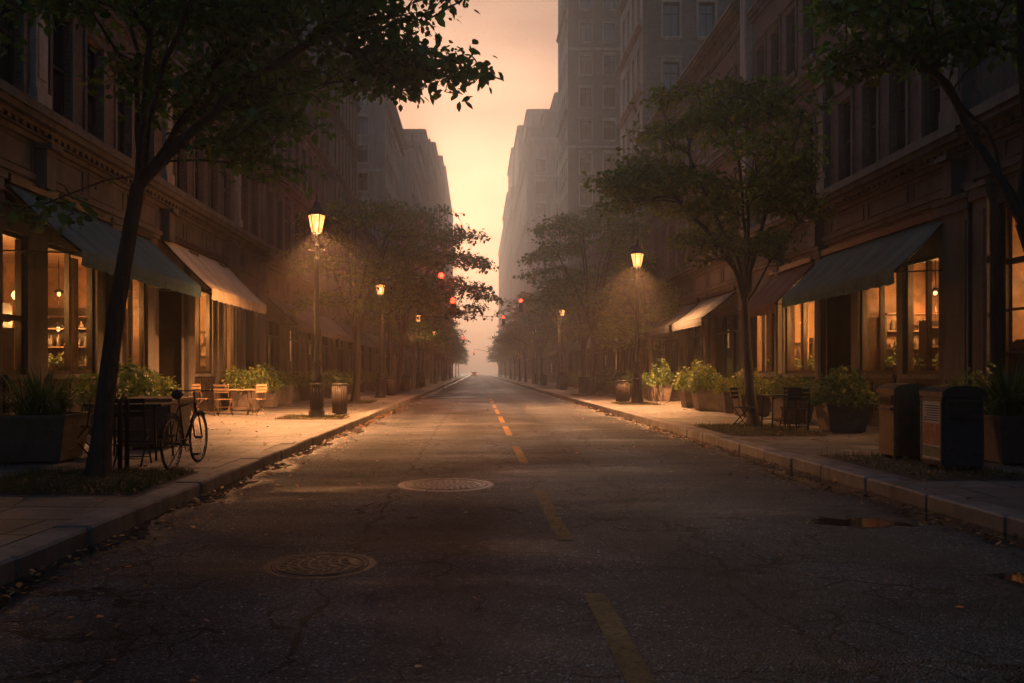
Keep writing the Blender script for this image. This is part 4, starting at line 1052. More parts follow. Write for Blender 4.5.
for x, y0, y1, z0, z1, lab in [(-8.85, 14.25, 14.5, 1.0, 3.9, 'curtain at the near side of the narrow leftmost window'), (-8.85, 17.3, 17.7, 1.0, 3.9, 'curtain gathered at the right end of the left shop window'), (-8.85, 19.1, 19.4, 1.0, 3.9, 'curtain just right of the leaning tree trunk'),
        (-8.9, 25.1, 25.5, 1.0, 3.9, 'curtain at the right of the bright window under the tan awning'), (-8.9, 26.9, 27.5, 1.0, 3.9, 'wide curtain in the farther window under the tan awning'),
        (9.8, 23.6, 24.15, 1.0, 3.8, 'curtain at the left side of the bright flower shop window'), (9.8, 24.7, 25.1, 1.0, 3.8, 'curtain at the right side of the window under the rust red awning'), (9.8, 26.3, 27.0, 1.0, 3.8, 'wide curtain in the window under the rust red awning'),
        (9.8, 15.95, 16.15, 1.0, 3.8, 'curtain at the camera end of the nearest teal awning window'), (9.85, 13.85, 14.2, 0.8, 4.3, 'curtain at the left of the tall window on the right edge')]:
    curtain(x, y0, y1, z0, z1, lab)
for i, (x, y, w_, lab) in enumerate([(-9.15, 16.6, 1.7, 'display table with vases behind the left shop window'), (-9.15, 24.7, 1.6, 'display table behind the window under the tan awning'),
        (10.0, 16.6, 1.4, 'display table with flowers behind the nearest window of the teal awning shop'), (10.0, 18.6, 1.5, 'display table with flowers behind the middle window of the teal awning shop'),
        (9.95, 22.9, 2.1, 'display table with bouquets in the brightly lit flower shop'), (9.95, 25.8, 2.1, 'display table with bouquets behind the window under the rust red awning')]):
    display(x, y, w_, lab, z=1.40, seed=i)
pp = [(-9.1, 17.25, 0.17, 'leafy pot plant at the right end of the left shop table'), (-9.1, 25.2, 0.16, 'pot plant on the table under the tan awning'), (10.0, 16.1, 0.26, 'bushy bouquet nearest the camera behind the teal awning window'),
      (10.0, 16.95, 0.20, 'smaller bouquet beside the bushy one behind the teal awning window'), (10.0, 18.2, 0.22, 'round bouquet left of the middle mullion under the teal awning'), (10.0, 19.0, 0.24, 'bouquet at the doorway end of the middle window'),
      (9.9, 22.1, 0.30, 'large pale bouquet at the right of the bright flower shop window'), (9.9, 22.8, 0.34, 'tallest bouquet in the middle of the bright flower shop window'), (9.9, 23.6, 0.28, 'spreading bouquet at the left of the bright flower shop window'),
      (9.9, 25.2, 0.27, 'bouquet at the right of the window under the rust red awning'), (9.9, 26.3, 0.30, 'bouquet at the left of the window under the rust red awning')]
for i, (x, y, r, lab) in enumerate(pp): potted(x, y, 1.405, r, lab, i)
for x, y, h, lab, mm in [(-9.1, 16.05, 0.42, 'pale tall necked vase at the left end of the left shop table', 'plaster'), (-9.15, 16.45, 0.30, 'pale squat vase in the middle of the left shop table', 'plaster'), (-9.0, 16.8, 0.24, 'small dark vase on the left shop table', 'planter_s'),
                     (-9.1, 24.3, 0.40, 'tall vase in the bright window under the tan awning', 'plaster'), (-9.1, 24.8, 0.28, 'short dark vase under the tan awning', 'planter_s'), (10.0, 17.25, 0.2, 'small pale vase behind the nearest teal awning window', 'plaster')]:
    vase(x, y, 1.405, h, lab, mm)

# ---------------------------------------------------------------- street lamps
def lantern_kit():
    root = empty('street_lamp', (0, 0, 0), 0, 'x', 'street lamp', 'lantern street lamps along the kerbs')
    prof = [(0.26, 0), (0.26, 0.07), (0.215, 0.10), (0.225, 0.16), (0.195, 0.20), (0.175, 0.28), (0.16, 0.85), (0.185, 0.88), (0.185, 0.93), (0.14, 0.97)]
    m_ = MB(); m_.lathe(prof, n=16)
    for i in range(10):
        a = 2*math.pi*i/10; c, s_ = math.cos(a), math.sin(a); m_.tube([(0.173*c, 0.173*s_, 0.30), (0.160*c, 0.160*s_, 0.83)], 0.014, 5)
    m_.build('base', M['iron'], root)
    MB().lathe([(0.14, 0.97), (0.13, 1.08), (0.155, 1.12), (0.155, 1.16), (0.10, 1.22), (0.085, 1.45), (0.11, 1.48), (0.11, 1.53), (0.07, 1.58), (0.062, 2.2), (0.080, 2.22), (0.070, 2.26), (0.056, 4.25),
                (0.075, 4.28), (0.075, 4.33), (0.045, 4.38), (0.04, 4.62), (0.06, 4.66), (0.06, 4.70), (0.03, 4.76), (0.03, 4.92)], n=14).build('pole', M['iron'], root)
    m_ = MB(); m_.tube([(-0.20, 0, 4.55), (0.20, 0, 4.55)], 0.013, 6)
    for sx in (-1, 1): m_.lathe([(0.006, 4.515), (0.028, 4.53), (0.028, 4.57), (0.006, 4.585)], sx*0.21, 0, 8)
    m_.build('ladder_bar', M['iron'], root)
    # glass: six sided, wider at the top
    n = 6; gl = MB(); fr = MB(); zb, zt, rb, rt = 5.02, 5.50, 0.135, 0.235
    ps = [[(rb*math.cos(2*math.pi*i/n), rb*math.sin(2*math.pi*i/n), zb), (rt*math.cos(2*math.pi*i/n), rt*math.sin(2*math.pi*i/n), zt)] for i in range(n)]
    for i in range(n):
        j = (i+1) % n; gl.add([ps[i][0], ps[j][0], ps[j][1], ps[i][1]], [(0, 1, 2, 3)])
        fr.tube([ps[i][0], ps[i][1]], 0.013, 5); fr.tube([ps[i][0], ps[j][0]], 0.014, 5); fr.tube([ps[i][1], ps[j][1]], 0.018, 5)
    fr.lathe([(0.03, 4.90), (0.055, 4.93), (0.035, 4.97), (0.045, 5.01), (0.03, 5.02)], n=12)
    for i in range(2): a_ = math.pi*i+1.57; fr.tube([(0.03*math.cos(a_), 0.03*math.sin(a_), 4.95), (0.10*math.cos(a_), 0.10*math.sin(a_), 4.96), (rb*math.cos(a_), rb*math.sin(a_), zb)], 0.009, 5)
    fr.build('lantern_frame', M['iron'], root); gl.build('glass', M['lantern'], root)
    MB().lathe([(0.29, 5.50), (0.285, 5.53), (0.20, 5.62), (0.115, 5.74), (0.075, 5.82), (0.085, 5.84), (0.06, 5.87), (0.02, 5.88)], n=12).build('roof', M['iron'], root)
    MB().lathe([(0.02, 5.88), (0.035, 5.92), (0.015, 5.96), (0.028, 6.00), (0.004, 6.06)], n=8).build('finial', M['iron'], root)
    MB().lathe([(0.01, 5.14), (0.025, 5.17), (0.03, 5.24), (0.025, 5.31), (0.01, 5.34)], n=10).build('bulb', M['bulb'], root)
    return root
ORD = ['first', 'second', 'third', 'fourth', 'fifth', 'sixth', 'seventh', 'eighth', 'ninth', 'tenth', 'eleventh', 'twelfth', 'thirteenth', 'fourteenth']
lampL = [21.7, 39.0, 60, 84, 108, 134]; lampR = [31.0, 58, 86, 114, 142]
lk = None
for side, ys, x0 in (('left', lampL, -4.32), ('right', lampR, 6.25)):
    for i, y in enumerate(ys):
        if lk is None: lk = lantern_kit(); o = lk
        else: o = copy_tree(lk)
        sc = 1.0 if side == 'left' else 1.06
        o.location = (x0-(0.35 if (side, i) == ('left', 1) else 0), y, 0.15); o.scale = (sc, sc, sc); o.rotation_euler = (0, 0, 0.3*i)
        o['label'] = ('glowing black lantern street lamp with fluted base, %s from the camera on the %s kerb' % (ORD[i], side)) if i else \
            ('nearest lit lantern street lamp with a trash bin beside it on the %s pavement' % side)
        bright = 1.0 if i == 0 else 0.12
        light('street_light', (o.location.x, y, 0.15+5.26*sc), LAMP_W*bright*(1.0 if side == 'left' else 1.15), LAMP_COL, 0.085)
        sp = bpy.data.lights.new('street_light_down', 'SPOT'); sp.energy = LAMP_DOWN*(1.0 if i == 0 else 0.08); sp.color = LAMP_COL    # added spot: strengthens the lantern's light on the ground below
        sp.spot_size = R(150); sp.spot_blend = 1.0; sp.shadow_soft_size = 0.08
        spo = bpy.data.objects.new('street_light_down', sp); C.objects.link(spo); spo.location = (o.location.x, y, 0.15+5.06*sc)
        spo.rotation_euler = (0, R(-9) if side == 'left' else R(9), 0)

# ---------------------------------------------------------------- traffic signals on mast arms
def signal(s, px_x, y, xs, zs, label, base_x):
    root = empty('traffic_signal', (base_x, y, 0.15), 0, label, 'traffic signal', 'red traffic signals on mast arms')
    MB().lathe([(0.20, 0), (0.20, 0.25), (0.13, 0.32), (0.10, 3.0), (0.08, 5.6)], n=12).build('pole', M['iron'], root)
    dx = xs-base_x; dz = zs-0.15; pts = []
    for t in np.linspace(0, 1, 12): pts.append((dx*t, 0, 4.9+(dz+0.62-4.9)*math.sin(t*math.pi/2)**0.8))
    MB().tube(pts, [0.065-0.03*i/11 for i in range(12)], 8).build('mast_arm', M['iron'], root)
    hd = MB(); hd.bbox(dx-0.17, dx+0.17, -0.06, 0.14, dz-0.82, dz+0.20, 0.03); hd.tube([(dx, 0.04, dz+0.18), (dx, 0.04, dz+0.62)], 0.03, 6)
    h = hd.build('signal_head', M['iron'], root)
    for k, (nm, mt) in enumerate((('red_lens', 'redlight'), ('dark_lens', 'dark'), ('dark_lens', 'dark'))):
        z = dz-k*0.31; ln = MB(); n = 14
        vs = [(dx, -0.085, z)]+[(dx+0.15*math.cos(2*math.pi*i/n), -0.068, z+0.15*math.sin(2*math.pi*i/n)) for i in range(n)]
        ln.add(vs, [(0, i+1, (i+1) % n+1) for i in range(n)]); ln.build(nm, M[mt], h)
        vi = MB(); fs = []; vs = []
        for i in range(n//2+3):
            a = -0.2+(math.pi+0.4)*i/(n//2+2); c, s_ = math.cos(a), math.sin(a)
            vs += [(dx+0.13*c, -0.06, z+0.13*s_), (dx+0.13*c, -0.25, z+0.13*s_), (dx+0.142*c, -0.25, z+0.142*s_), (dx+0.142*c, -0.06, z+0.142*s_)]
        for i in range(n//2+2):
            for k2 in range(4): j = (k2+1) % 4; fs.append((i*4+k2, (i+1)*4+k2, (i+1)*4+j, i*4+j))
        vi.add(vs, fs); vi.build('visor', M['iron'], h)
    light('signal_light', (xs, y-0.35, zs), 520 if y < 70 else 120, (1, 0.08, 0.03), 0.08)
signal(-1, 0, 40.5, -1.77, 6.3, 'nearest red traffic signal on a curved arm reaching out from the left', -4.75)
signal(-1, 0, 43.0, -1.24, 5.25, 'second red signal from the left kerb, below and right of the nearest one', -4.6)
signal(1, 0, 59.0, 3.32, 6.65, 'largest red traffic signal on the arm from the right kerb', 6.1)
signal(1, 0, 80, 2.76, 6.9, 'small red signal left of and below the largest right hand one', 6.1)
signal(-1, 0, 125, -1.95, 6.7, 'faint distant red signal low over the road left of the centre line', -4.6)
signal(1, 0, 200, -0.5, 6.4, 'most distant red signal, a dim dot above the end of the road', 6.0)

# ---------------------------------------------------------------- planters
def planter(x, y, w_, h, kind, label, seed, fr=None, fh=1.0, mat='planter', rz=0.0, size=0.105, cat='planter', tb=0.55, n=1500):
    root = empty('planter', (x, y, 0.15), rz, label, cat, 'planters along the shop fronts')
    a = w_/2; t = 0.035
    m_ = MB(); m_.taper(0, 0, 0.03, h, a*0.80, a*0.80, a, a)
    m_.box(-a-0.02, a+0.02, -a-0.02, -a+0.05, h, h+0.045); m_.box(-a-0.02, a+0.02, a-0.05, a+0.02, h, h+0.045)
    m_.box(-a-0.02, -a+0.05, -a+0.05, a-0.05, h, h+0.045); m_.box(a-0.05, a+0.02, -a+0.05, a-0.05, h, h+0.045)
    for k in range(1, 4):
        z = 0.03+(h-0.03)*k/4; q = a*(0.80+0.20*k/4)+0.004; m_.box(-q, q, -q, q, z-0.006, z+0.006)
    m_.build('pot', M[mat], root)
    MB().box(-a+0.05, a-0.05, -a+0.05, a-0.05, h-0.05, h+0.02).build('soil', M['soil'], root)
    for sx in (-1, 1):
        for sy in (-1, 1): MB().box(sx*a*0.6-0.05, sx*a*0.6+0.05, sy*a*0.6-0.05, sy*a*0.6+0.05, 0, 0.031).build('foot', M[mat], root)
    r = fr or a*1.15
    if kind == 'shrub':
        v, tt = foliage_ball(n, r, size, fh, tb, h+0.02, seed)
        link('foliage', arrmesh('foliage', v, 6, M['shrub'], tt), None, root)
    else:                                                   # arching blades
        nb = 330; V = []; T = []
        az = rng.uniform(0, 2*np.pi, nb); ln = rng.uniform(0.55, 1.0, nb)*r*1.35; lean = rng.uniform(0.15, 1.35, nb); r0 = rng.uniform(0, a*0.6, nb)
        segs = 5
        for i in range(nb):
            p = np.array((r0[i]*math.cos(az[i]), r0[i]*math.sin(az[i]), h)); th = lean[i]*0.5; d = np.array((math.cos(az[i]), math.sin(az[i])))
            sd_ = np.array((-d[1], d[0], 0)); wv = rng.uniform(0.010, 0.020); prev = None; tv = float(np.clip(rng.normal(tb, .2), 0, 1))
            for k in range(segs+1):
                ww = wv*(1-(k/segs)**2)+0.001; a_, b_ = p-sd_*ww, p+sd_*ww
                if prev is not None: V += [prev[0], prev[1], b_, a_]; T += [tv]*4
                prev = (a_, b_)
                st_ = ln[i]/segs; p = p+np.array((d[0]*math.sin(th), d[1]*math.sin(th), math.cos(th)))*st_; th += lean[i]*0.32
        link('foliage', arrmesh('foliage', np.array(V), 4, M['shrub'], np.array(T)), None, root)
    return root
planter(-6.12, 11.25, 1.02, 0.62, 'blades', 'big square planter with arching grassy leaves left of the leaning tree', 1, fr=0.62, rz=0.12, tb=0.45)
planter(-7.0, 15.6, 0.9, 0.62, 'shrub', 'square planter with dark round bush behind the leaning tree trunk', 2, fr=0.66, fh=1.0, tb=0.45, size=0.10)
planter(-7.1, 17.6, 0.9, 0.60, 'shrub', 'planter with bushy shrub lit warm behind the bicycle', 3, fr=0.62, fh=0.85, tb=0.7, size=0.09)  # raised leaf tint colours in the warm light
planter(-7.45, 26.0, 0.85, 0.65, 'shrub', 'planter with golden lit shrub behind the wooden table under the tan awning', 4, fr=0.62, tb=0.8, mat='planter_s')  # high leaf tint puts the golden light into the foliage colour
planter(-7.35, 28.0, 0.85, 0.65, 'shrub', 'pale tapered planter with feathery shrub right of the wooden table', 5, fr=0.58, tb=0.75, mat='planter_s')
planter(-7.3, 30.2, 0.7, 0.7, 'shrub', 'narrow planter with thin shrub beside the far doorway on the left', 6, fr=0.42, fh=1.2, tb=0.6, mat='planter_s', n=600)
for i, (y, x) in enumerate([(35.5, -7.3), (38.5, -7.3), (41.5, -7.2), (45, -7.2), (49, -7.2), (53, -7.1), (58, -7.1), (64, -7.0)]):
    planter(x, y, 0.95, 0.6, 'shrub', 'dark planter with a low hedge, %s beyond the left street lamp' % ORD[i], 10+i, fr=0.85, fh=0.7, tb=0.5, n=500, size=0.13)
planter(7.66, 16.75, 0.86, 0.56, 'shrub', 'square planter with spiky leafed bush left of the two bins', 20, fr=0.60, fh=1.0, tb=0.55, size=0.10, rz=-0.1)
planter(7.35, 11.0, 0.80, 0.62, 'blades', 'dark planter with long arching leaves right of the dark bin', 21, fr=0.70, tb=0.35)
planter(7.75, 19.6, 0.8, 0.6, 'shrub', 'planter with round bush tinted for golden lamplight behind the bistro table', 22, fr=0.52, fh=0.9, tb=0.85, size=0.07)  # raised leaf tint paints yellow lamplight into this bush and the next two
planter(7.75, 22.5, 0.9, 0.6, 'shrub', 'planter with long hedge bush tinted for golden lamplight left of the bistro table', 23, fr=0.66, fh=0.85, tb=0.85, size=0.08)
planter(7.9, 24.6, 0.8, 0.6, 'shrub', 'planter with small bush tinted for yellow lamplight behind the right tree trunk', 28, fr=0.5, fh=0.9, tb=0.85, size=0.08)
planter(7.6, 26.4, 0.8, 0.62, 'shrub', 'pale planter with loose feathery shrub left of the right tree', 24, fr=0.68, fh=1.0, tb=0.75, mat='planter_s')
planter(7.7, 28.3, 0.85, 0.62, 'shrub', 'pale planter with wide drooping shrub next to the feathery one', 25, fr=0.66, tb=0.65, mat='planter_s')
planter(7.9, 34.5, 0.9, 0.65, 'shrub', 'pale planter with round hedge just right of the right street lamp', 26, fr=0.75, tb=0.6, mat='planter_s')
for i, y in enumerate((38.5, 42.5, 46.5, 51, 56, 61, 67, 74)):
    planter(7.9, y, 0.95, 0.6, 'shrub', 'dark planter with a low hedge, %s beyond the right street lamp' % ORD[i], 30+i, fr=0.9, fh=0.68, tb=0.5, n=500, size=0.13)
planter(10.9, 11.9, 0.5, 0.5, 'shrub', 'small bush indoors at the foot of the tall right window', 27, fr=0.45, fh=1.2, tb=0.4, n=500)
# flower box on the window side of the nearest bin
planter(8.45, 13.6, 0.6, 0.5, 'shrub', 'narrow planter with straggly plant behind the brown bin', 29, fr=0.42, fh=1.5, tb=0.45, n=450)

# ---------------------------------------------------------------- bins
def street_bin(x, y, w_, d, h, label, kind):
    root = empty('trash_bin', (x, y, 0.15), 0.0, label, 'bin', 'large bins on the right pavement')
    bm = 'wood' if kind == 'brown' else 'iron'
    m_ = MB(); m_.bbox(-w_/2, w_/2, -d/2, d/2, 0.09, h-0.10, 0.03)
    m_.build('body', M['binbrown'] if kind == 'brown' else M['bindark'], root)
    # domed lid
    ld = MB(); n = 10; vs = []; fs = []
    for i in range(n+1):
        t = -1+2*i/n; zz = h-0.098+0.10*math.sqrt(max(0, 1-(t*0.97)**2)); xx = t*(w_/2+0.02)
        vs += [(xx, -d/2-0.02, zz), (xx, d/2+0.02, zz), (xx, -d/2-0.02, h-0.135), (xx, d/2+0.02, h-0.135)]
    for i in range(n):
        a, c = i*4, i*4+4; fs += [(a, c, c+1, a+1), (a+2, a+3, c+3, c+2), (a, a+2, c+2, c), (a+1, c+1, c+3, a+3)]
    fs += [(0, 1, 3, 2), (n*4, n*4+2, n*4+3, n*4+1)]
    ld.add(vs, fs); ld.build('lid', M['steel'] if kind != 'brown' else M['binbrown'], root)
    for sx in (-1, 1):
        for sy in (-1, 1): MB().box(sx*(w_/2-0.08)-0.05, sx*(w_/2-0.08)+0.05, sy*(d/2-0.08)-0.05, sy*(d/2-0.08)+0.05, 0, 0.089).build('foot', M['iron'], root)
    if kind == 'brown':
        s_ = MB()
        for i in range(7):
            xx = -w_/2+0.05+i*(w_-0.1)/6; s_.box(xx-0.012, xx+0.012, -d/2-0.012, -d/2-0.001, 0.14, h-0.42)
        s_.build('ribs', M['binbrown'], root)
        e = MB(); e.tube([(0.11*math.cos(t), -d/2-0.012, h-0.27+0.11*math.sin(t)) for t in np.linspace(0, 2*math.pi, 25)[:-1]], 0.010, 5, closed=True)
        e.tube([(0.075*math.cos(t), -d/2-0.010, h-0.27+0.075*math.sin(t)) for t in np.linspace(0, 2*math.pi, 25)[:-1]], 0.006, 5, closed=True)
        for k in range(5):
            a = 2*math.pi*k/5+math.pi/2; e.box(0.045*math.cos(a)-0.008, 0.045*math.cos(a)+0.008, -d/2-0.008, -d/2-0.001, h-0.27+0.045*math.sin(a)-0.008, h-0.27+0.045*math.sin(a)+0.008)
        e.build('emblem', M['wood'], root)
        o = MB(); o.box(-w_/2-0.012, -w_/2-0.001, -d/2+0.06, d/2-0.06, h-0.30, h-0.20); o.build('slot', M['dark'], root)
        o = MB(); o.box(-w_/2-0.035, -w_/2-0.001, -d/2+0.05, d/2-0.05, h-0.37, h-0.335); o.box(-w_/2-0.02, -w_/2-0.001, -d/2+0.05, d/2-0.05, h-0.188, h-0.165); o.build('flap', M['steel'], root)
    else:
        o = MB(); o.box(-w_/2+0.06, w_/2-0.06, -d/2-0.010, -d/2-0.001, h-0.36, h-0.20); o.build('slot', M['dark'], root)
        o = MB(); o.box(-w_/2+0.05, w_/2-0.05, -d/2-0.03, -d/2-0.001, h-0.195, h-0.175); o.box(-w_/2+0.05, w_/2-0.05, -d/2-0.03, -d/2-0.001, h-0.385, h-0.365)
        for k in range(4): o.box(-w_/2+0.09, w_/2-0.09-k*0.03, -d/2-0.014, -d/2-0.0105, h-0.225-k*0.03, h-0.215-k*0.03)
        o.build('flap', M['steel'], root)
        o = MB(); o.box(-w_/2+0.09, -w_/2+0.13, -d/2-0.025, -d/2-0.001, h-0.455, h-0.43); o.box(-w_/2+0.15, w_/2-0.09, -d/2-0.012, -d/2-0.001, h-0.447, h-0.44); o.build('handle', M['steel'], root)
        # poster panel on the side facing the road
        X = -w_/2
        fr = MB(); 
        fr.box(X-0.022, X-0.001, -d/2+0.012, -d/2+0.04, 0.13, h-0.16); fr.box(X-0.022, X-0.001, d/2-0.04, d/2-0.012, 0.13, h-0.16); fr.box(X-0.022, X-0.001, -d/2+0.04, d/2-0.04, h-0.19, h-0.16); fr.box(X-0.022, X-0.001, -d/2+0.04, d/2-0.04, 0.13, 0.16)
        fr.build('poster_frame', M['steel'], root)
        p = MB().box(X-0.012, X-0.001, -d/2+0.04, d/2-0.04, 0.16, h-0.19).build('poster', M['poster'], root)
        t = MB(); q = random.Random(3)
        for k in range(7):
            z = h-0.25-k*0.030; t.box(X-0.0145, X-0.0122, -d/2+0.07, d/2-0.07-q.uniform(0, 0.10), z-0.008, z+0.004)
        t.build('print_lines', M['dark'], p)
        MB().box(X-0.0145, X-0.0122, -d/2+0.06, d/2-0.06, h-0.74, h-0.47).build('print_picture', M['printred'], p)
        MB().box(X-0.0145, X-0.0122, -d/2+0.06, d/2-0.06, 0.19, h-0.76).build('print_picture', M['printgreen'], p)
M['binbrown'] = simple('bin_brown', (0.13, 0.075, 0.030), 0.42, 0.35, 6, bumps=0.1)
M['bindark'] = simple('bin_blue_black', (0.020, 0.026, 0.034), 0.35, 0.3, 6, bumps=0.05)
M['poster'] = simple('poster_paper', (0.42, 0.42, 0.42), 0.35, 0.25, 5, bumps=0)
M['printred'] = simple('print_warm', (0.26, 0.10, 0.06), 0.35, 0.8, 9, bumps=0)
M['printgreen'] = simple('print_olive', (0.10, 0.12, 0.06), 0.35, 0.8, 9, bumps=0)
street_bin(6.02, 11.25, 0.50, 0.46, 1.09, 'brown bin with domed lid and round emblem on its front', 'brown')
street_bin(5.99, 10.05, 0.52, 0.48, 1.08, 'blue black bin with a poster on its side facing the road', 'dark')

def litter_basket(x, y, label, h=0.85, r=0.27):
    root = empty('litter_bin', (x, y, 0.15), 0, label, 'litter bin', 'round slatted litter bins beside lamps')
    m_ = MB(); m_.lathe([(r*0.85, 0.05), (r*0.88, 0.4), (r*0.93, h-0.05)], n=18)
    for i in range(20):
        a = 2*math.pi*i/20; c, s_ = math.cos(a), math.sin(a); m_.tube([(r*0.9*c, r*0.9*s_, 0.04), (r*c, r*s_, h-0.04)], 0.018, 4)
    m_.build('body', M['darkwood'], root)
    MB().lathe([(r*1.02, h-0.06), (r*1.08, h-0.04), (r*1.08, h), (r*0.8, h+0.02), (r*0.7, h-0.02), (r*0.7, h-0.2)], n=18, cap=False).build('rim', M['iron'], root)
    MB().lathe([(r*0.5, 0), (r*0.6, 0.05)], n=12).build('foot', M['iron'], root)
litter_basket(-4.02, 23.6, 'brown slatted litter bin just behind the nearest left street lamp', 0.90, 0.22)
litter_basket(6.05, 33.0, 'dark litter bin just left of the nearest right street lamp', 0.9, 0.29)
for i, (x, y, lab) in enumerate([(-4.5, 42.5, 'dark litter bin with pale rim beyond the second left lamp'), (-4.55, 51.5, 'dark bin against the kerb farther along the left pavement'), (6.2, 46.0, 'dark bin beside the right tree beyond the first lamp'),
        (6.1, 56.0, 'dark bin at the foot of the second right lamp'), (-4.5, 66, 'hazy dark bin far along the left pavement'), (6.2, 73, 'hazy dark bin far along the right pavement')]):
    litter_basket(x, y, lab, 0.95, 0.30)

# ---------------------------------------------------------------- tables and chairs
def folding_chair(x, y, rz, label, wood=False):
    root = empty('folding_chair', (x, y, 0.15), rz, label, 'chair', 'folding cafe chairs on the pavements')
    fm = M['iron'] if not wood else M['wood']; sm = M['iron'] if not wood else M['wood_lt']
    w_ = 0.2; z = 0.46
    for sx in (-1, 1):
        MB().tube([(sx*w_, -0.20, 0), (sx*w_, 0.16, z+0.01), (sx*w_, 0.22, 0.90)], 0.012, 6).build('leg', fm, root)
        MB().tube([(sx*(w_-0.03), 0.24, 0), (sx*(w_-0.03), -0.18, z)], 0.012, 6).build('leg', fm, root)
    s_ = MB()
    for k in range(6): s_.box(-w_+0.01, w_-0.01, -0.20+k*0.068, -0.15+k*0.068, z, z+0.018)
    s_.build('seat', sm, root)
    b_ = MB()
    for k in range(3): b_.box(-w_, w_, 0.185+k*0.012, 0.20+k*0.012, 0.66+k*0.09, 0.72+k*0.09)
    b_.build('backrest', sm, root)
    c_ = MB(); c_.tube([(-w_, -0.12, 0.1), (w_, -0.12, 0.1)], 0.008, 5); c_.tube([(-w_+0.03, 0.16, 0.1), (w_-0.03, 0.16, 0.1)], 0.008, 5); c_.build('stretcher', fm, root)
def bistro_table(x, y, rz, label, a=0.36, b_=0.36, h=0.74, mat='iron', top='steel', round_=False):
    root = empty('cafe_table', (x, y, 0.15), rz, label, 'table', 'cafe tables on the pavements')
    t = MB()
    if round_: t.lathe([(a-0.01, h-0.03), (a, h-0.025), (a, h-0.005), (a-0.01, h)], n=28)
    else:
        t.bbox(-a, a, -b_, b_, h-0.03, h, 0.008)
    t.build('table_top', M[top], root)
    for sx in (-1, 1):
        for sy in (-1, 1): MB().tube([(sx*a*0.8, sy*b_*0.75, 0), (sx*a*0.72, sy*b_*0.65, h-0.03)], 0.016, 6).build('leg', M[mat], root)
    for p_ in ((-b_*.7, 0.22), (b_*.7, 0.22), (-b_*.66, h-0.06)): MB().tube([(-a*.76, p_[0], p_[1]), (a*.76, p_[0], p_[1])], 0.010, 5).build('rail', M[mat], root)
bistro_table(-4.95, 11.6, 0.0, 'dark long cafe table just right of the leaning tree trunk', 0.55, 0.42, 0.80, 'iron', 'darkwood')
folding_chair(-4.62, 10.75, math.pi+0.15, 'black folding chair standing in front of the dark table by the bicycle')
folding_chair(-5.75, 11.6, -1.4, 'black folding chair behind the leaning tree at the dark table end')
bistro_table(-7.15, 23.6, 0.05, 'wooden cafe table lit by the street lamp under the tan awning', 0.62, 0.38, 0.74, 'wood', 'wood_lt')
folding_chair(-6.35, 23.1, math.pi/2+2.6, 'wooden folding chair at the right end of the wooden table', True)
folding_chair(-7.2, 22.8, math.pi, 'wooden folding chair in front of the wooden table', True)
folding_chair(-8.0, 23.3, 1.2, 'wooden folding chair at the left end of the wooden table', True)
bistro_table(6.55, 17.3, 0.1, 'small black bistro table beside the right tree', 0.34, 0.34, 0.76, 'iron', 'steel')
folding_chair(6.75, 16.75, math.pi-0.35, 'black folding chair in front of the small bistro table')
folding_chair(7.05, 17.9, -0.6, 'black folding chair behind the small bistro table')
folding_chair(5.95, 17.8, 0.9, 'black folding chair half hidden by the right tree trunk')
# low wooden crate planter behind the bicycle
def crate(x, y, label):
    root = empty('wooden_planter_box', (x, y, 0.15), 0.06, label, 'planter box')
    m_ = MB(); a, c, h = 0.42, 0.6, 0.78
    m_.taper(0, 0, 0.05, h, a*0.85, c*0.9, a, c)
    for k in range(1, 5): z = 0.05+(h-0.05)*k/5; q = a*(0.85+0.15*k/5)+0.004; r = c*(0.9+0.1*k/5)+0.004; m_.box(-q, q, -r, r, z-0.005, z+0.005)
    m_.build('box', M['planter'], root)
    MB().bbox(-a-0.04, a+0.04, -c-0.04, c+0.04, h+0.001, h+0.045, 0.01).build('lid', M['wood'], root)
    MB().box(-a*.6, a*.6, -c*.7, c*.7, 0, 0.049).build('foot', M['iron'], root)
crate(-5.35, 13.4, 'low wooden box with flat lid standing behind the bicycle')

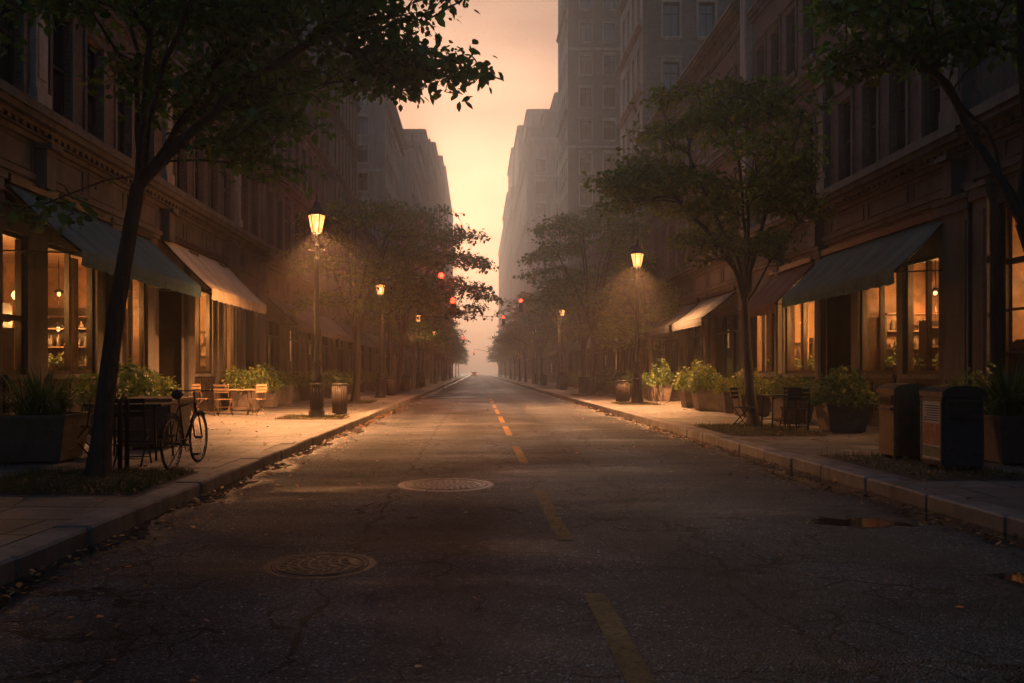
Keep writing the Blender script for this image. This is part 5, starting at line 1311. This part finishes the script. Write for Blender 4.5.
# ---------------------------------------------------------------- bicycle
def bicycle(x, y, rz, label):
    root = empty('bicycle', (x, y, 0.15), rz, label, 'bicycle')
    r = 0.335; wb = 0.98                       # local: y forward, rear wheel at y=0
    for k, yy in enumerate((0, wb)):
        ty = MB(); pts = [(0, yy+r*math.cos(t), r+0.008+r*math.sin(t)) for t in np.linspace(0, 2*math.pi, 41)[:-1]]
        ty.tube(pts, 0.017, 7, closed=True); w_ = ty.build('wheel', M['rubber'], root)
        rm = MB(); rm.tube([(0, yy+(r-0.028)*math.cos(t), r+0.008+(r-0.028)*math.sin(t)) for t in np.linspace(0, 2*math.pi, 41)[:-1]], 0.011, 6, closed=True); rm.build('rim', M['chrome'], w_)
        sp = MB()
        for i in range(24):
            t = 2*math.pi*i/24; sx = 0.025 if i % 2 else -0.025; t0 = t+(0.5 if (i//2) % 2 else -0.5)
            sp.tube([(sx, yy+0.02*math.cos(t0), r+0.008+0.02*math.sin(t0)), (0, yy+(r-0.035)*math.cos(t), r+0.008+(r-0.035)*math.sin(t))], 0.0016, 3)
        sp.tube([(-0.045, yy, r+0.008), (0.045, yy, r+0.008)], 0.018, 8); sp.build('spokes', M['steel'], w_)
    f = MB(); z = lambda q: q+r+0.008
    BB = (0, 0.43, z(-0.055)); ST = (0, 0.27, 0.80); HT = (0, wb-0.155, 0.84); HB = (0, wb-0.115, 0.70); RA = (0, 0, z(0))
    for a, c, rr in ((BB, ST, 0.015), (ST, HT, 0.014), (BB, HB, 0.017), (HT, HB, 0.019)): f.tube([a, c], rr, 7)
    for sx in (-1, 1):
        f.tube([(0.02*sx, BB[1], BB[2]), (0.05*sx, 0, RA[2])], 0.009, 5); f.tube([(0.015*sx, ST[1], ST[2]), (0.05*sx, 0, RA[2])], 0.008, 5)
    f.build('frame', M['iron'], root)
    fk = MB()
    for sx in (-1, 1): fk.tube([(0.03*sx, HB[1]+0.005, HB[2]-0.01), (0.05*sx, HB[1]+0.05, 0.5), (0.05*sx, wb, RA[2])], 0.011, 6)
    fk.tube([HB, (0, HB[1]+0.005, HB[2]-0.02)], 0.03, 6); fk.build('fork', M['iron'], root)
    hb = MB(); y0 = HT[1]; hb.tube([HT, (0, y0-0.02, 0.97), (0, y0+0.05, 0.99)], 0.013, 6)
    hb.tube([(-0.29, y0-0.14, 1.0), (-0.24, y0-0.02, 1.0), (-0.14, y0+0.05, 0.99), (0, y0+0.05, 0.99), (0.14, y0+0.05, 0.99), (0.24, y0-0.02, 1.0), (0.29, y0-0.14, 1.0)], 0.011, 6)
    h = hb.build('handlebar', M['steel'], root)
    for sx in (-1, 1): MB().tube([(sx*0.245, y0-0.03, 1.0), (sx*0.292, y0-0.145, 1.0)], 0.017, 6).build('grip', M['rubber'], h)
    st = MB(); st.tube([ST, (0, 0.235, 0.93)], 0.012, 6); st.build('seat_post', M['steel'], root)
    sd_ = MB(); sd_.tube([(0, 0.12, 0.955), (0, 0.18, 0.96), (0, 0.30, 0.955), (0, 0.38, 0.95)], [0.055, 0.07, 0.035, 0.018], 8); sd_.build('saddle', M['rubber'], root)
    cr = MB(); cr.tube([(0.045, BB[1]+0.09*math.cos(t), BB[2]+0.09*math.sin(t)) for t in np.linspace(0, 2*math.pi, 25)[:-1]], 0.007, 5, closed=True)
    for t in (0, 1.26, 2.5, 3.77, 5.0): cr.tube([(0.045, BB[1], BB[2]), (0.045, BB[1]+0.09*math.cos(t), BB[2]+0.09*math.sin(t))], 0.005, 4)
    cr.tube([(-0.06, BB[1], BB[2]), (0.06, BB[1], BB[2])], 0.018, 7); cr.tube([(0.06, BB[1], BB[2]), (0.075, BB[1]+0.10, BB[2]-0.13)], 0.009, 5); cr.tube([(-0.06, BB[1], BB[2]), (-0.075, BB[1]-0.10, BB[2]+0.13)], 0.009, 5)
    c = cr.build('crank', M['steel'], root)
    for sx in (-1, 1): q = MB(); q.bbox(min(sx*0.08, sx*0.17), max(sx*0.08, sx*0.17), BB[1]+sx*0.10-0.03, BB[1]+sx*0.10+0.03, BB[2]-sx*0.13-0.012, BB[2]-sx*0.13+0.012, 0.004); q.build('pedal', M['rubber'], c)
    ch = MB(); ch.tube([(0.045, BB[1], BB[2]+0.088), (0.045, 0, RA[2]+0.035)], 0.004, 4); ch.tube([(0.045, BB[1], BB[2]-0.088), (0.045, 0, RA[2]-0.035)], 0.004, 4); ch.build('chain', M['steel'], root)
    mg = MB(); mg.tube([(0, r*1.13*math.cos(t), r+0.008+r*1.13*math.sin(t)) for t in np.linspace(0.6, 2.9, 14)], 0.018, 6); mg.tube([(0, wb+r*1.12*math.cos(t), r+0.008+r*1.12*math.sin(t)) for t in np.linspace(0.9, 2.5, 10)], 0.016, 6); mg.build('mudguard', M['iron'], root)
    MB().tube([(-0.03, 0.40, BB[2]), (-0.16, 0.33, 0.01)], 0.008, 5).build('kickstand', M['steel'], root)
bicycle(-3.86, 10.15, 0.0, 'black city bicycle parked beside the kerb near the leaning tree')
# slim bike rail at the tree
def bollard_rail(x, y, label):
    root = empty('bike_rack', (x, y, 0.15), 0.0, label, 'bike rack')
    MB().tube([(0, -0.12, 0), (0, -0.12, 0.88), (0, -0.02, 0.95), (0, 0.08, 0.88), (0, 0.08, 0)], 0.03, 8).build('hoop', M['iron'], root)
    m_ = MB(); m_.lathe([(0.07, 0), (0.07, 0.015)], 0, -0.12, 12); m_.lathe([(0.07, 0), (0.07, 0.015)], 0, 0.08, 12); m_.build('base_plate', M['iron'], root)
bollard_rail(-4.42, 10.05, 'dark metal hoop post standing right of the leaning tree trunk')

# ---------------------------------------------------------------- manhole covers
M['worn_iron'] = simple('worn_shiny_iron', (0.055, 0.047, 0.040), 0.55, 0.5, 9, metal=0.3, bumps=0.5, bscale=50)
def manhole(x, y, r, label, mk='cast'):
    root = empty('manhole_cover', (x, y, 0.0015), 0.4, label, 'manhole cover', 'manhole covers in the road')
    c = MB(); c.lathe([(r*0.84, 0.0), (r*0.84, 0.0015), (r*0.83, 0.002), (0.01, 0.0025)], n=40)
    for k in range(-6, 7):
        hx = math.sqrt(max(0, (r*0.7)**2-(k*r*0.11)**2))
        q = -hx
        while q < hx-0.05: c.box(q, q+0.05, k*r*0.11-0.006, k*r*0.11+0.006, 0.0026, 0.005); q += 0.075
    for rr in (0.76,): c.tube([(r*rr*math.cos(t), r*rr*math.sin(t), 0.0) for t in np.linspace(0, 2*math.pi, 49)[:-1]], 0.007, 5, closed=True)
    c.build('lid', M[mk], root)
    f = MB(); n = 48; vs = []; fs = []
    for i in range(n):
        a = 2*math.pi*i/n
        for rr, z in ((r, -0.001), (r*0.96, 0.0025), (r*0.87, 0.0025), (r*0.86, 0.0005)): vs.append((rr*math.cos(a), rr*math.sin(a), z))
    for i in range(n):
        j = (i+1) % n
        for k in range(3): fs.append((i*4+k, j*4+k, j*4+k+1, i*4+k+1))
    f.add(vs, fs); f.build('ring', M[mk], root)
manhole(-0.37, 9.95, 0.60, 'shiny manhole cover in the middle of the road beside the yellow dashes', 'worn_iron')
manhole(-1.13, 5.80, 0.41, 'dull rusty manhole cover crossed by the road crack, nearest the camera')

# ---------------------------------------------------------------- tree beds and fallen leaves
def bed(x0, x1, y0, y1, seed, n):
    m_ = MB(); q = random.Random(seed); N_ = 14; vs = []; 
    for i in range(N_+1):
        for j in range(9):
            vs.append((x0+(x1-x0)*j/8, y0+(y1-y0)*i/N_, 0.156+(0.03*math.sin(math.pi*i/N_)*math.sin(math.pi*j/8))+q.uniform(0, 0.012)*(0 < i < N_ and 0 < j < 8)))
    m_.add(vs, [(i*9+j, i*9+j+1, (i+1)*9+j+1, (i+1)*9+j) for i in range(N_) for j in range(8)], True)
    tag(m_.build('tree_bed_soil', M['soil']), kind='structure')
    p = np.stack([rng.uniform(x0+.03, x1-.03, n), rng.uniform(y0+.03, y1-.03, n), np.full(n, 0.165)], 1)
    V = []; az = rng.uniform(0, 6.28, n); h = rng.uniform(0.03, 0.10, n); ln = rng.uniform(0.0, 0.05, n)
    a = p.copy(); a[:, 0] -= 0.005*np.cos(az); a[:, 1] -= 0.005*np.sin(az); b_ = p.copy(); b_[:, 0] += 0.005*np.cos(az); b_[:, 1] += 0.005*np.sin(az)
    c_ = p.copy(); c_[:, 0] += ln*np.sin(az); c_[:, 1] += ln*np.cos(az); c_[:, 2] += h
    V = np.stack([a, b_, c_], 1).reshape(-1, 3)
    return V, np.repeat(np.clip(rng.normal(0.5, .2, n), 0, 1), 3)
BV = []; BT = []
for i, (x0, x1, y0, y1, n) in enumerate([(-5.5, -3.45, 8.1, 10.0, 5000), (5.0, 6.9, 15.6, 18.6, 5000), (-5.3, -3.5, 20.9, 22.4, 2500), (5.4, 7.0, 30.0, 32.3, 1800), (5.1, 6.6, 9.2, 12.0, 1800), (5.2, 7, 41.5, 44.5, 1200), (-5.6, -4.2, 31.7, 34.5, 1800)]):
    v, t = bed(x0, x1, y0, y1, i, n); BV.append(v); BT.append(t)
tag(link('grass', arrmesh('grass', np.concatenate(BV), 3, M['grass'], np.concatenate(BT)), None), kind='stuff')

def litter():
    P = []
    def add(x, y, z): P.append((x, y, z))
    for side, k in ((-1, KL), (1, KR)):
        for _ in range(1000):                                # gutters
            y = 4+abs(rng.normal(0, 1))*16; d = abs(rng.normal(0, 0.28))+0.02; add(k-side*d, y, 0.012)
        for _ in range(500): y = 4+rng.uniform(0, 1)**1.5*40; add(k+side*rng.uniform(0.0, 3.6), y, 0.165)
    for _ in range(420): y = 3.5+rng.uniform(0, 1)**1.4*36; x = rng.choice([KL+abs(rng.normal(0, 1.1)), KR-abs(rng.normal(0, 1.1)), rng.uniform(KL, KR)], p=[.45, .4, .15]); add(float(x), y, 0.010)
    for x0, x1, y0, y1, n in [(-5.5, -3.45, 8.1, 10.3, 420), (5.0, 6.9, 15.6, 18.6, 260), (-5.3, -3.5, 20.9, 22.4, 120), (5.1, 6.6, 9.2, 12.0, 220), (-5.6, -4.2, 31.7, 34.5, 120)]:
        for _ in range(n): add(rng.uniform(x0, x1), rng.uniform(y0, y1), 0.185)
    p = np.array(P); n = len(p); t = LEAF.copy(); t[:, 1] -= 0.5
    yaw = rng.uniform(0, 6.28, n); sz = rng.uniform(0.025, 0.065, n)*(1+p[:, 1]/60); tl = rng.normal(0, 0.22, n); tl2 = rng.normal(0, 0.22, n)
    q = t[None]*sz[:, None, None]; x = q[:, :, 0]; y = q[:, :, 1]; z = q[:, :, 2]+x*tl[:, None]+y*tl2[:, None]; z = z-np.minimum(0, z.min(axis=1))[:, None]*0.8
    X = x*np.cos(yaw)[:, None]-y*np.sin(yaw)[:, None]; Y = x*np.sin(yaw)[:, None]+y*np.cos(yaw)[:, None]
    V = np.stack([X, Y, z], -1)+p[:, None, :]
    tag(link('fallen_leaves', arrmesh('fallen_leaves', V.reshape(-1, 3), 6, M['litter'], np.repeat(rng.uniform(0, 1, n), 6)), None), kind='stuff')
litter()

# ---------------------------------------------------------------- cars far down the street
def car(x, y, rz, label, tail=True):
    root = empty('car', (x, y, 0), rz, label, 'car', 'cars far down the street')
    def prof(pts, hw, name, mat, par):
        m_ = MB(); n = len(pts); vs = [(-hw*t, yy, z) for yy, z, t in pts]+[(hw*t, yy, z) for yy, z, t in pts]
        m_.add(vs, [tuple(range(n)), tuple(range(2*n-1, n-1, -1))]+[(i, n+i, n+(i+1) % n, (i+1) % n) for i in range(n)]); return m_.build(name, M[mat], par)
    prof([(-2.2, 0.3, 1), (-2.25, 0.7, 1), (-2.1, 0.95, .96), (-1.0, 1.0, .96), (0.9, 0.98, .96), (2.0, 0.82, .94), (2.25, 0.6, .95), (2.2, 0.28, 1)], 0.9, 'body', 'bindark', root)
    prof([(-1.6, 0.99, .96), (-1.2, 1.42, .8), (0.3, 1.46, .8), (1.0, 0.985, .95)], 0.88, 'cabin', 'darkpane', root)
    for sx in (-1, 1):
        for yy in (-1.35, 1.4):
            w_ = MB(); n = 14; vs = []
            for xx in (sx*0.72, sx*0.92): vs += [(xx, yy+0.33*math.cos(2*math.pi*i/n), 0.33+0.33*math.sin(2*math.pi*i/n)) for i in range(n)]
            w_.add(vs, [tuple(range(n)), tuple(range(n, 2*n))]+[(i, (i+1) % n, n+(i+1) % n, n+i) for i in range(n)]); w_.build('wheel', M['rubber'], root)
        MB().box(sx*0.55, sx*0.85, -2.28, -2.252, 0.66, 0.82).build('tail_lamp', M['tail'], root)
        MB().box(sx*0.55, sx*0.85, 2.24, 2.27, 0.55, 0.68).build('headlamp', M['head'], root)
car(-0.6, 245, 0, 'distant car with red tail lights at the far end of the street')

# ---------------------------------------------------------------- trees
def curve(a, c, n, bend=(0, 0, 0)):
    a, c, bd = np.array(a, float), np.array(c, float), np.array(bend, float)
    return [tuple(a+(c-a)*t+bd*math.sin(math.pi*t)) for t in np.linspace(0, 1, n)]
# the big leaning tree on the left: crown reaches over the road
cr = np.concatenate([pads((-3.1, 9.6, 6.1), (2.5, 2.2, 1.5), 26, 20, (0.5, 0.9), 0.07, 0.3),
                     pads((-1.75, 9.4, 5.6), (1.6, 1.4, 0.9), 16, 22, (0.45, 0.7), 0.07, 0.25),
                     pads((-0.75, 9.2, 5.2), (0.7, 0.9, 0.65), 6, 20, (0.3, 0.5), 0.07, 0.2),
                     pads((-2.75, 9.5, 4.35), (0.95, 0.9, 0.6), 9, 22, (0.3, 0.55), 0.08, 0.2),
                     pads((-4.2, 9.9, 5.6), (1.2, 1.4, 1.1), 6, 14, (0.35, 0.6), 0.08, 0.2),
                     pads((-4.9, 8.8, 3.15), (0.55, 0.4, 0.15), 2, 7, (0.25, 0.4), 0.1, 0.2)])
cr = cr[cr[:, 1] > 7.2]
make_tree('street_tree', curve((-4.42, 9.35, 0.14), (-3.99, 9.45, 3.6), 9, (-0.05, 0, 0)), cr, 0.115, 8, 0.15, 'leaf', 0.085,
          limbs=[[(-4.06, 9.6, 4.6), (-4.22, 9.8, 5.9)], [(-3.85, 9.3, 4.5), (-3.75, 9.2, 5.7), (-3.5, 9.1, 6.6)], [(-3.55, 9.55, 4.35), (-3.1, 9.7, 5.2), (-2.5, 10.0, 6.1)], [(-3.3, 9.3, 4.2), (-2.6, 9.2, 4.85), (-1.7, 9.2, 5.3), (-0.9, 9.2, 5.5)], [(-3.7, 10.0, 4.4), (-3.3, 10.6, 5.4)], [(-3.6, 8.9, 4.3), (-3.0, 8.3, 5.2)]],
          label='large leaning tree on the left whose leafy crown hangs over the road', group='street trees along the kerbs', sides=7)
cr = np.concatenate([pads((6.2, 9.4, 6.0), (2.4, 1.9, 1.15), 24, 20, (0.5, 0.85), 0.07, 0.2), pads((5.0, 9.3, 5.3), (1.1, 1.1, 0.65), 9, 20, (0.4, 0.6), 0.07, 0.2)])
cr = cr[cr[:, 1] > 7.2]
make_tree('street_tree', curve((7.1, 9.5, 0.14), (6.42, 9.4, 3.15), 9, (0.12, 0, 0)), cr, 0.115, 8, 0.15, 'leaf', 0.08, limbs=[[(6.6, 9.6, 4.5), (7.0, 9.8, 6.2)], [(6.3, 9.2, 4.4), (6.1, 9.0, 6.0)], [(6.1, 9.5, 3.9), (5.6, 9.5, 4.8), (4.8, 9.4, 5.4)], [(6.3, 9.9, 4.4), (5.8, 10.4, 5.5)]],
          label='foreground tree at the right edge with dark leaves across the top corner', group='street trees along the kerbs', sides=7)
cr = np.concatenate([pads((5.55, 18.2, 6.1), (2.1, 2.2, 2.0), 46, 20, (0.5, 0.9), 0.06, 0.5), pads((3.7, 18.0, 5.6), (1.3, 1.4, 0.6), 10, 20, (0.45, 0.7), 0.06, 0.3), pads((5.7, 17.8, 4.3), (1.4, 1.4, 0.6), 10, 14, (0.4, 0.65), 0.07, 0.3)])
cr = cr[(cr[:, 0] > 4.55) | (cr[:, 2] > 4.95)]
make_tree('street_tree', curve((6.22, 17.9, 0.14), (6.04, 17.95, 2.9), 8, (-0.04, 0, 0)), cr, 0.125, 9, 0.17, 'leaf2', 0.09, tmpl=LEAF,
          limbs=[[(5.8, 17.9, 3.7), (5.1, 17.8, 4.6), (4.2, 17.8, 5.5)], [(5.9, 18.1, 4.0), (5.3, 18.3, 5.4), (4.9, 18.4, 6.4)], [(6.0, 17.8, 4.2), (5.85, 17.7, 5.8), (5.6, 17.7, 7.1)], [(6.3, 18.1, 4.0), (6.7, 18.3, 5.4), (6.9, 18.4, 6.6)], [(6.5, 17.8, 3.8), (7.1, 17.6, 4.7)], [(6.0, 18.6, 3.9), (5.8, 19.4, 5.3)], [(5.9, 17.3, 3.9), (5.6, 16.6, 5.2)]],
          label='spreading tree with yellowing leaves growing beside the small bistro table', group='street trees along the kerbs', tb=0.5)
# vase shaped trees farther down, a few kinds shared by the copies
def vase_tree(h, r, label, tm=0.36, n=58, per=14, leaf=0.17, lt=8, lmat='leaf', lean=0.0):
    zc = h*0.62; rz_ = h*0.34
    cr = pads((lean, 0, zc), (r, r, rz_), n, per, (r*0.24, r*0.42), 0.05, 0.5)
    cr = cr[cr[:, 2] > h*0.26]
    lx = lean*0.15; lbs = []
    for k in range(7):
        a = 2*math.pi*k/7+0.4; e = 0.55 if k % 2 else 0.35; ca, sa = math.cos(a), math.sin(a)
        lbs.append([(lx+r*0.10*ca, r*0.10*sa, h*0.40), (lx+(lean-lx)*0.5+r*e*0.55*ca, r*e*0.55*sa, h*(0.53 if k % 2 else 0.58)), (lean+r*e*ca, r*e*sa, h*(0.66 if k % 2 else 0.78))])
    return make_tree('street_tree', curve((0, 0, 0), (lx, 0, h*0.28), 7, (0.05, 0, 0)), cr, leaf, lt, 0.22, lmat, 0.095+h*0.003, tmpl=DIAM, label=label, limbs=lbs,
                     group='street trees along the kerbs', sides=5, tip_r=0.010, step=0.6)
T1 = vase_tree(8.9, 3.0, 'tree with golden lit leaves right behind the nearest left street lamp', lmat='leaf2', lean=0.5, leaf=0.16)
T1.location = (-5.0, 33.0, 0.15)
T2 = vase_tree(11.6, 4.1, 'tall layered tree on the left reaching far over the road', lean=1.9, n=66, leaf=0.23)
T2.location = (-4.75, 48.0, 0.15)
T3 = vase_tree(11.4, 3.6, 'wide vase shaped tree right of the road behind the nearest right lamp', lean=0.2, n=66, leaf=0.22)
T3.location = (6.3, 43.5, 0.15)
T4 = vase_tree(7.4, 2.0, 'slender tree growing close to the shop fronts right of the right lamp', n=42, leaf=0.16, lmat='leaf2', lean=-0.1)
T4.location = (8.1, 37.0, 0.15)
def more(src, x, y, sc, rz, label, grp='street trees along the kerbs'):
    c = copy_tree(src); c.location = (x, y, 0.15); c.scale = (sc, sc, sc); c.rotation_euler = (0, 0, rz); c['label'] = label; return c
more(T4, 7.9, 40.5, 0.85, 2.0, 'thin leaning tree just beyond the slender one near the right shop fronts')
for i, (y, src, sc, rz) in enumerate([(61, T3, 0.80, 1.2), (73, T1, 0.98, 2.9), (86, T3, 0.75, 3.0), (99, T1, 0.95, 0.3), (113, T3, 0.75, 2.2), (128, T1, 0.95, 2.0), (145, T3, 0.75, 4.0), (165, T1, 0.95, 2.6), (190, T3, 0.75, 5.0), (220, T3, 0.75, 1.9)]):
    more(src, -4.8, y, sc, rz, 'hazy tree on the left pavement, %s beyond the tall layered tree' % ORD[i])
for i, (y, src, sc, rz) in enumerate([(54, T1, 1.0, 0.6), (65, T3, 0.82, 0.9), (76, T1, 1.05, 2.9), (88, T3, 0.80, 2.0), (101, T1, 1.05, 4.1), (115, T3, 0.8, 3.4), (130, T1, 1.0, 5.2), (148, T3, 0.8, 0.2), (170, T1, 1.0, 2.7), (195, T3, 0.8, 3.3), (225, T3, 0.8, 0.9)]):
    more(src, 6.3 if y > 70 else 7.2, y, sc, rz, 'hazy tree on the right pavement, %s beyond the wide vase shaped tree' % ORD[i])

# ---------------------------------------------------------------- haze: the air between here and the end of the street
hz = MB(); hz.box(-330, 330, -70, 720, -1.1, 72)
m = bpy.data.materials.new('haze'); m.use_nodes = True; nt = m.node_tree; nt.nodes.clear()
out = nt.nodes.new('ShaderNodeOutputMaterial'); pv = nt.nodes.new('ShaderNodeVolumePrincipled')
pv.inputs['Color'].default_value = HAZE_COLOR; pv.inputs['Density'].default_value = HAZE_DENSITY; pv.inputs['Anisotropy'].default_value = HAZE_G
nt.links.new(pv.outputs[0], out.inputs['Volume'])
tag(hz.build('haze', m), kind='stuff')
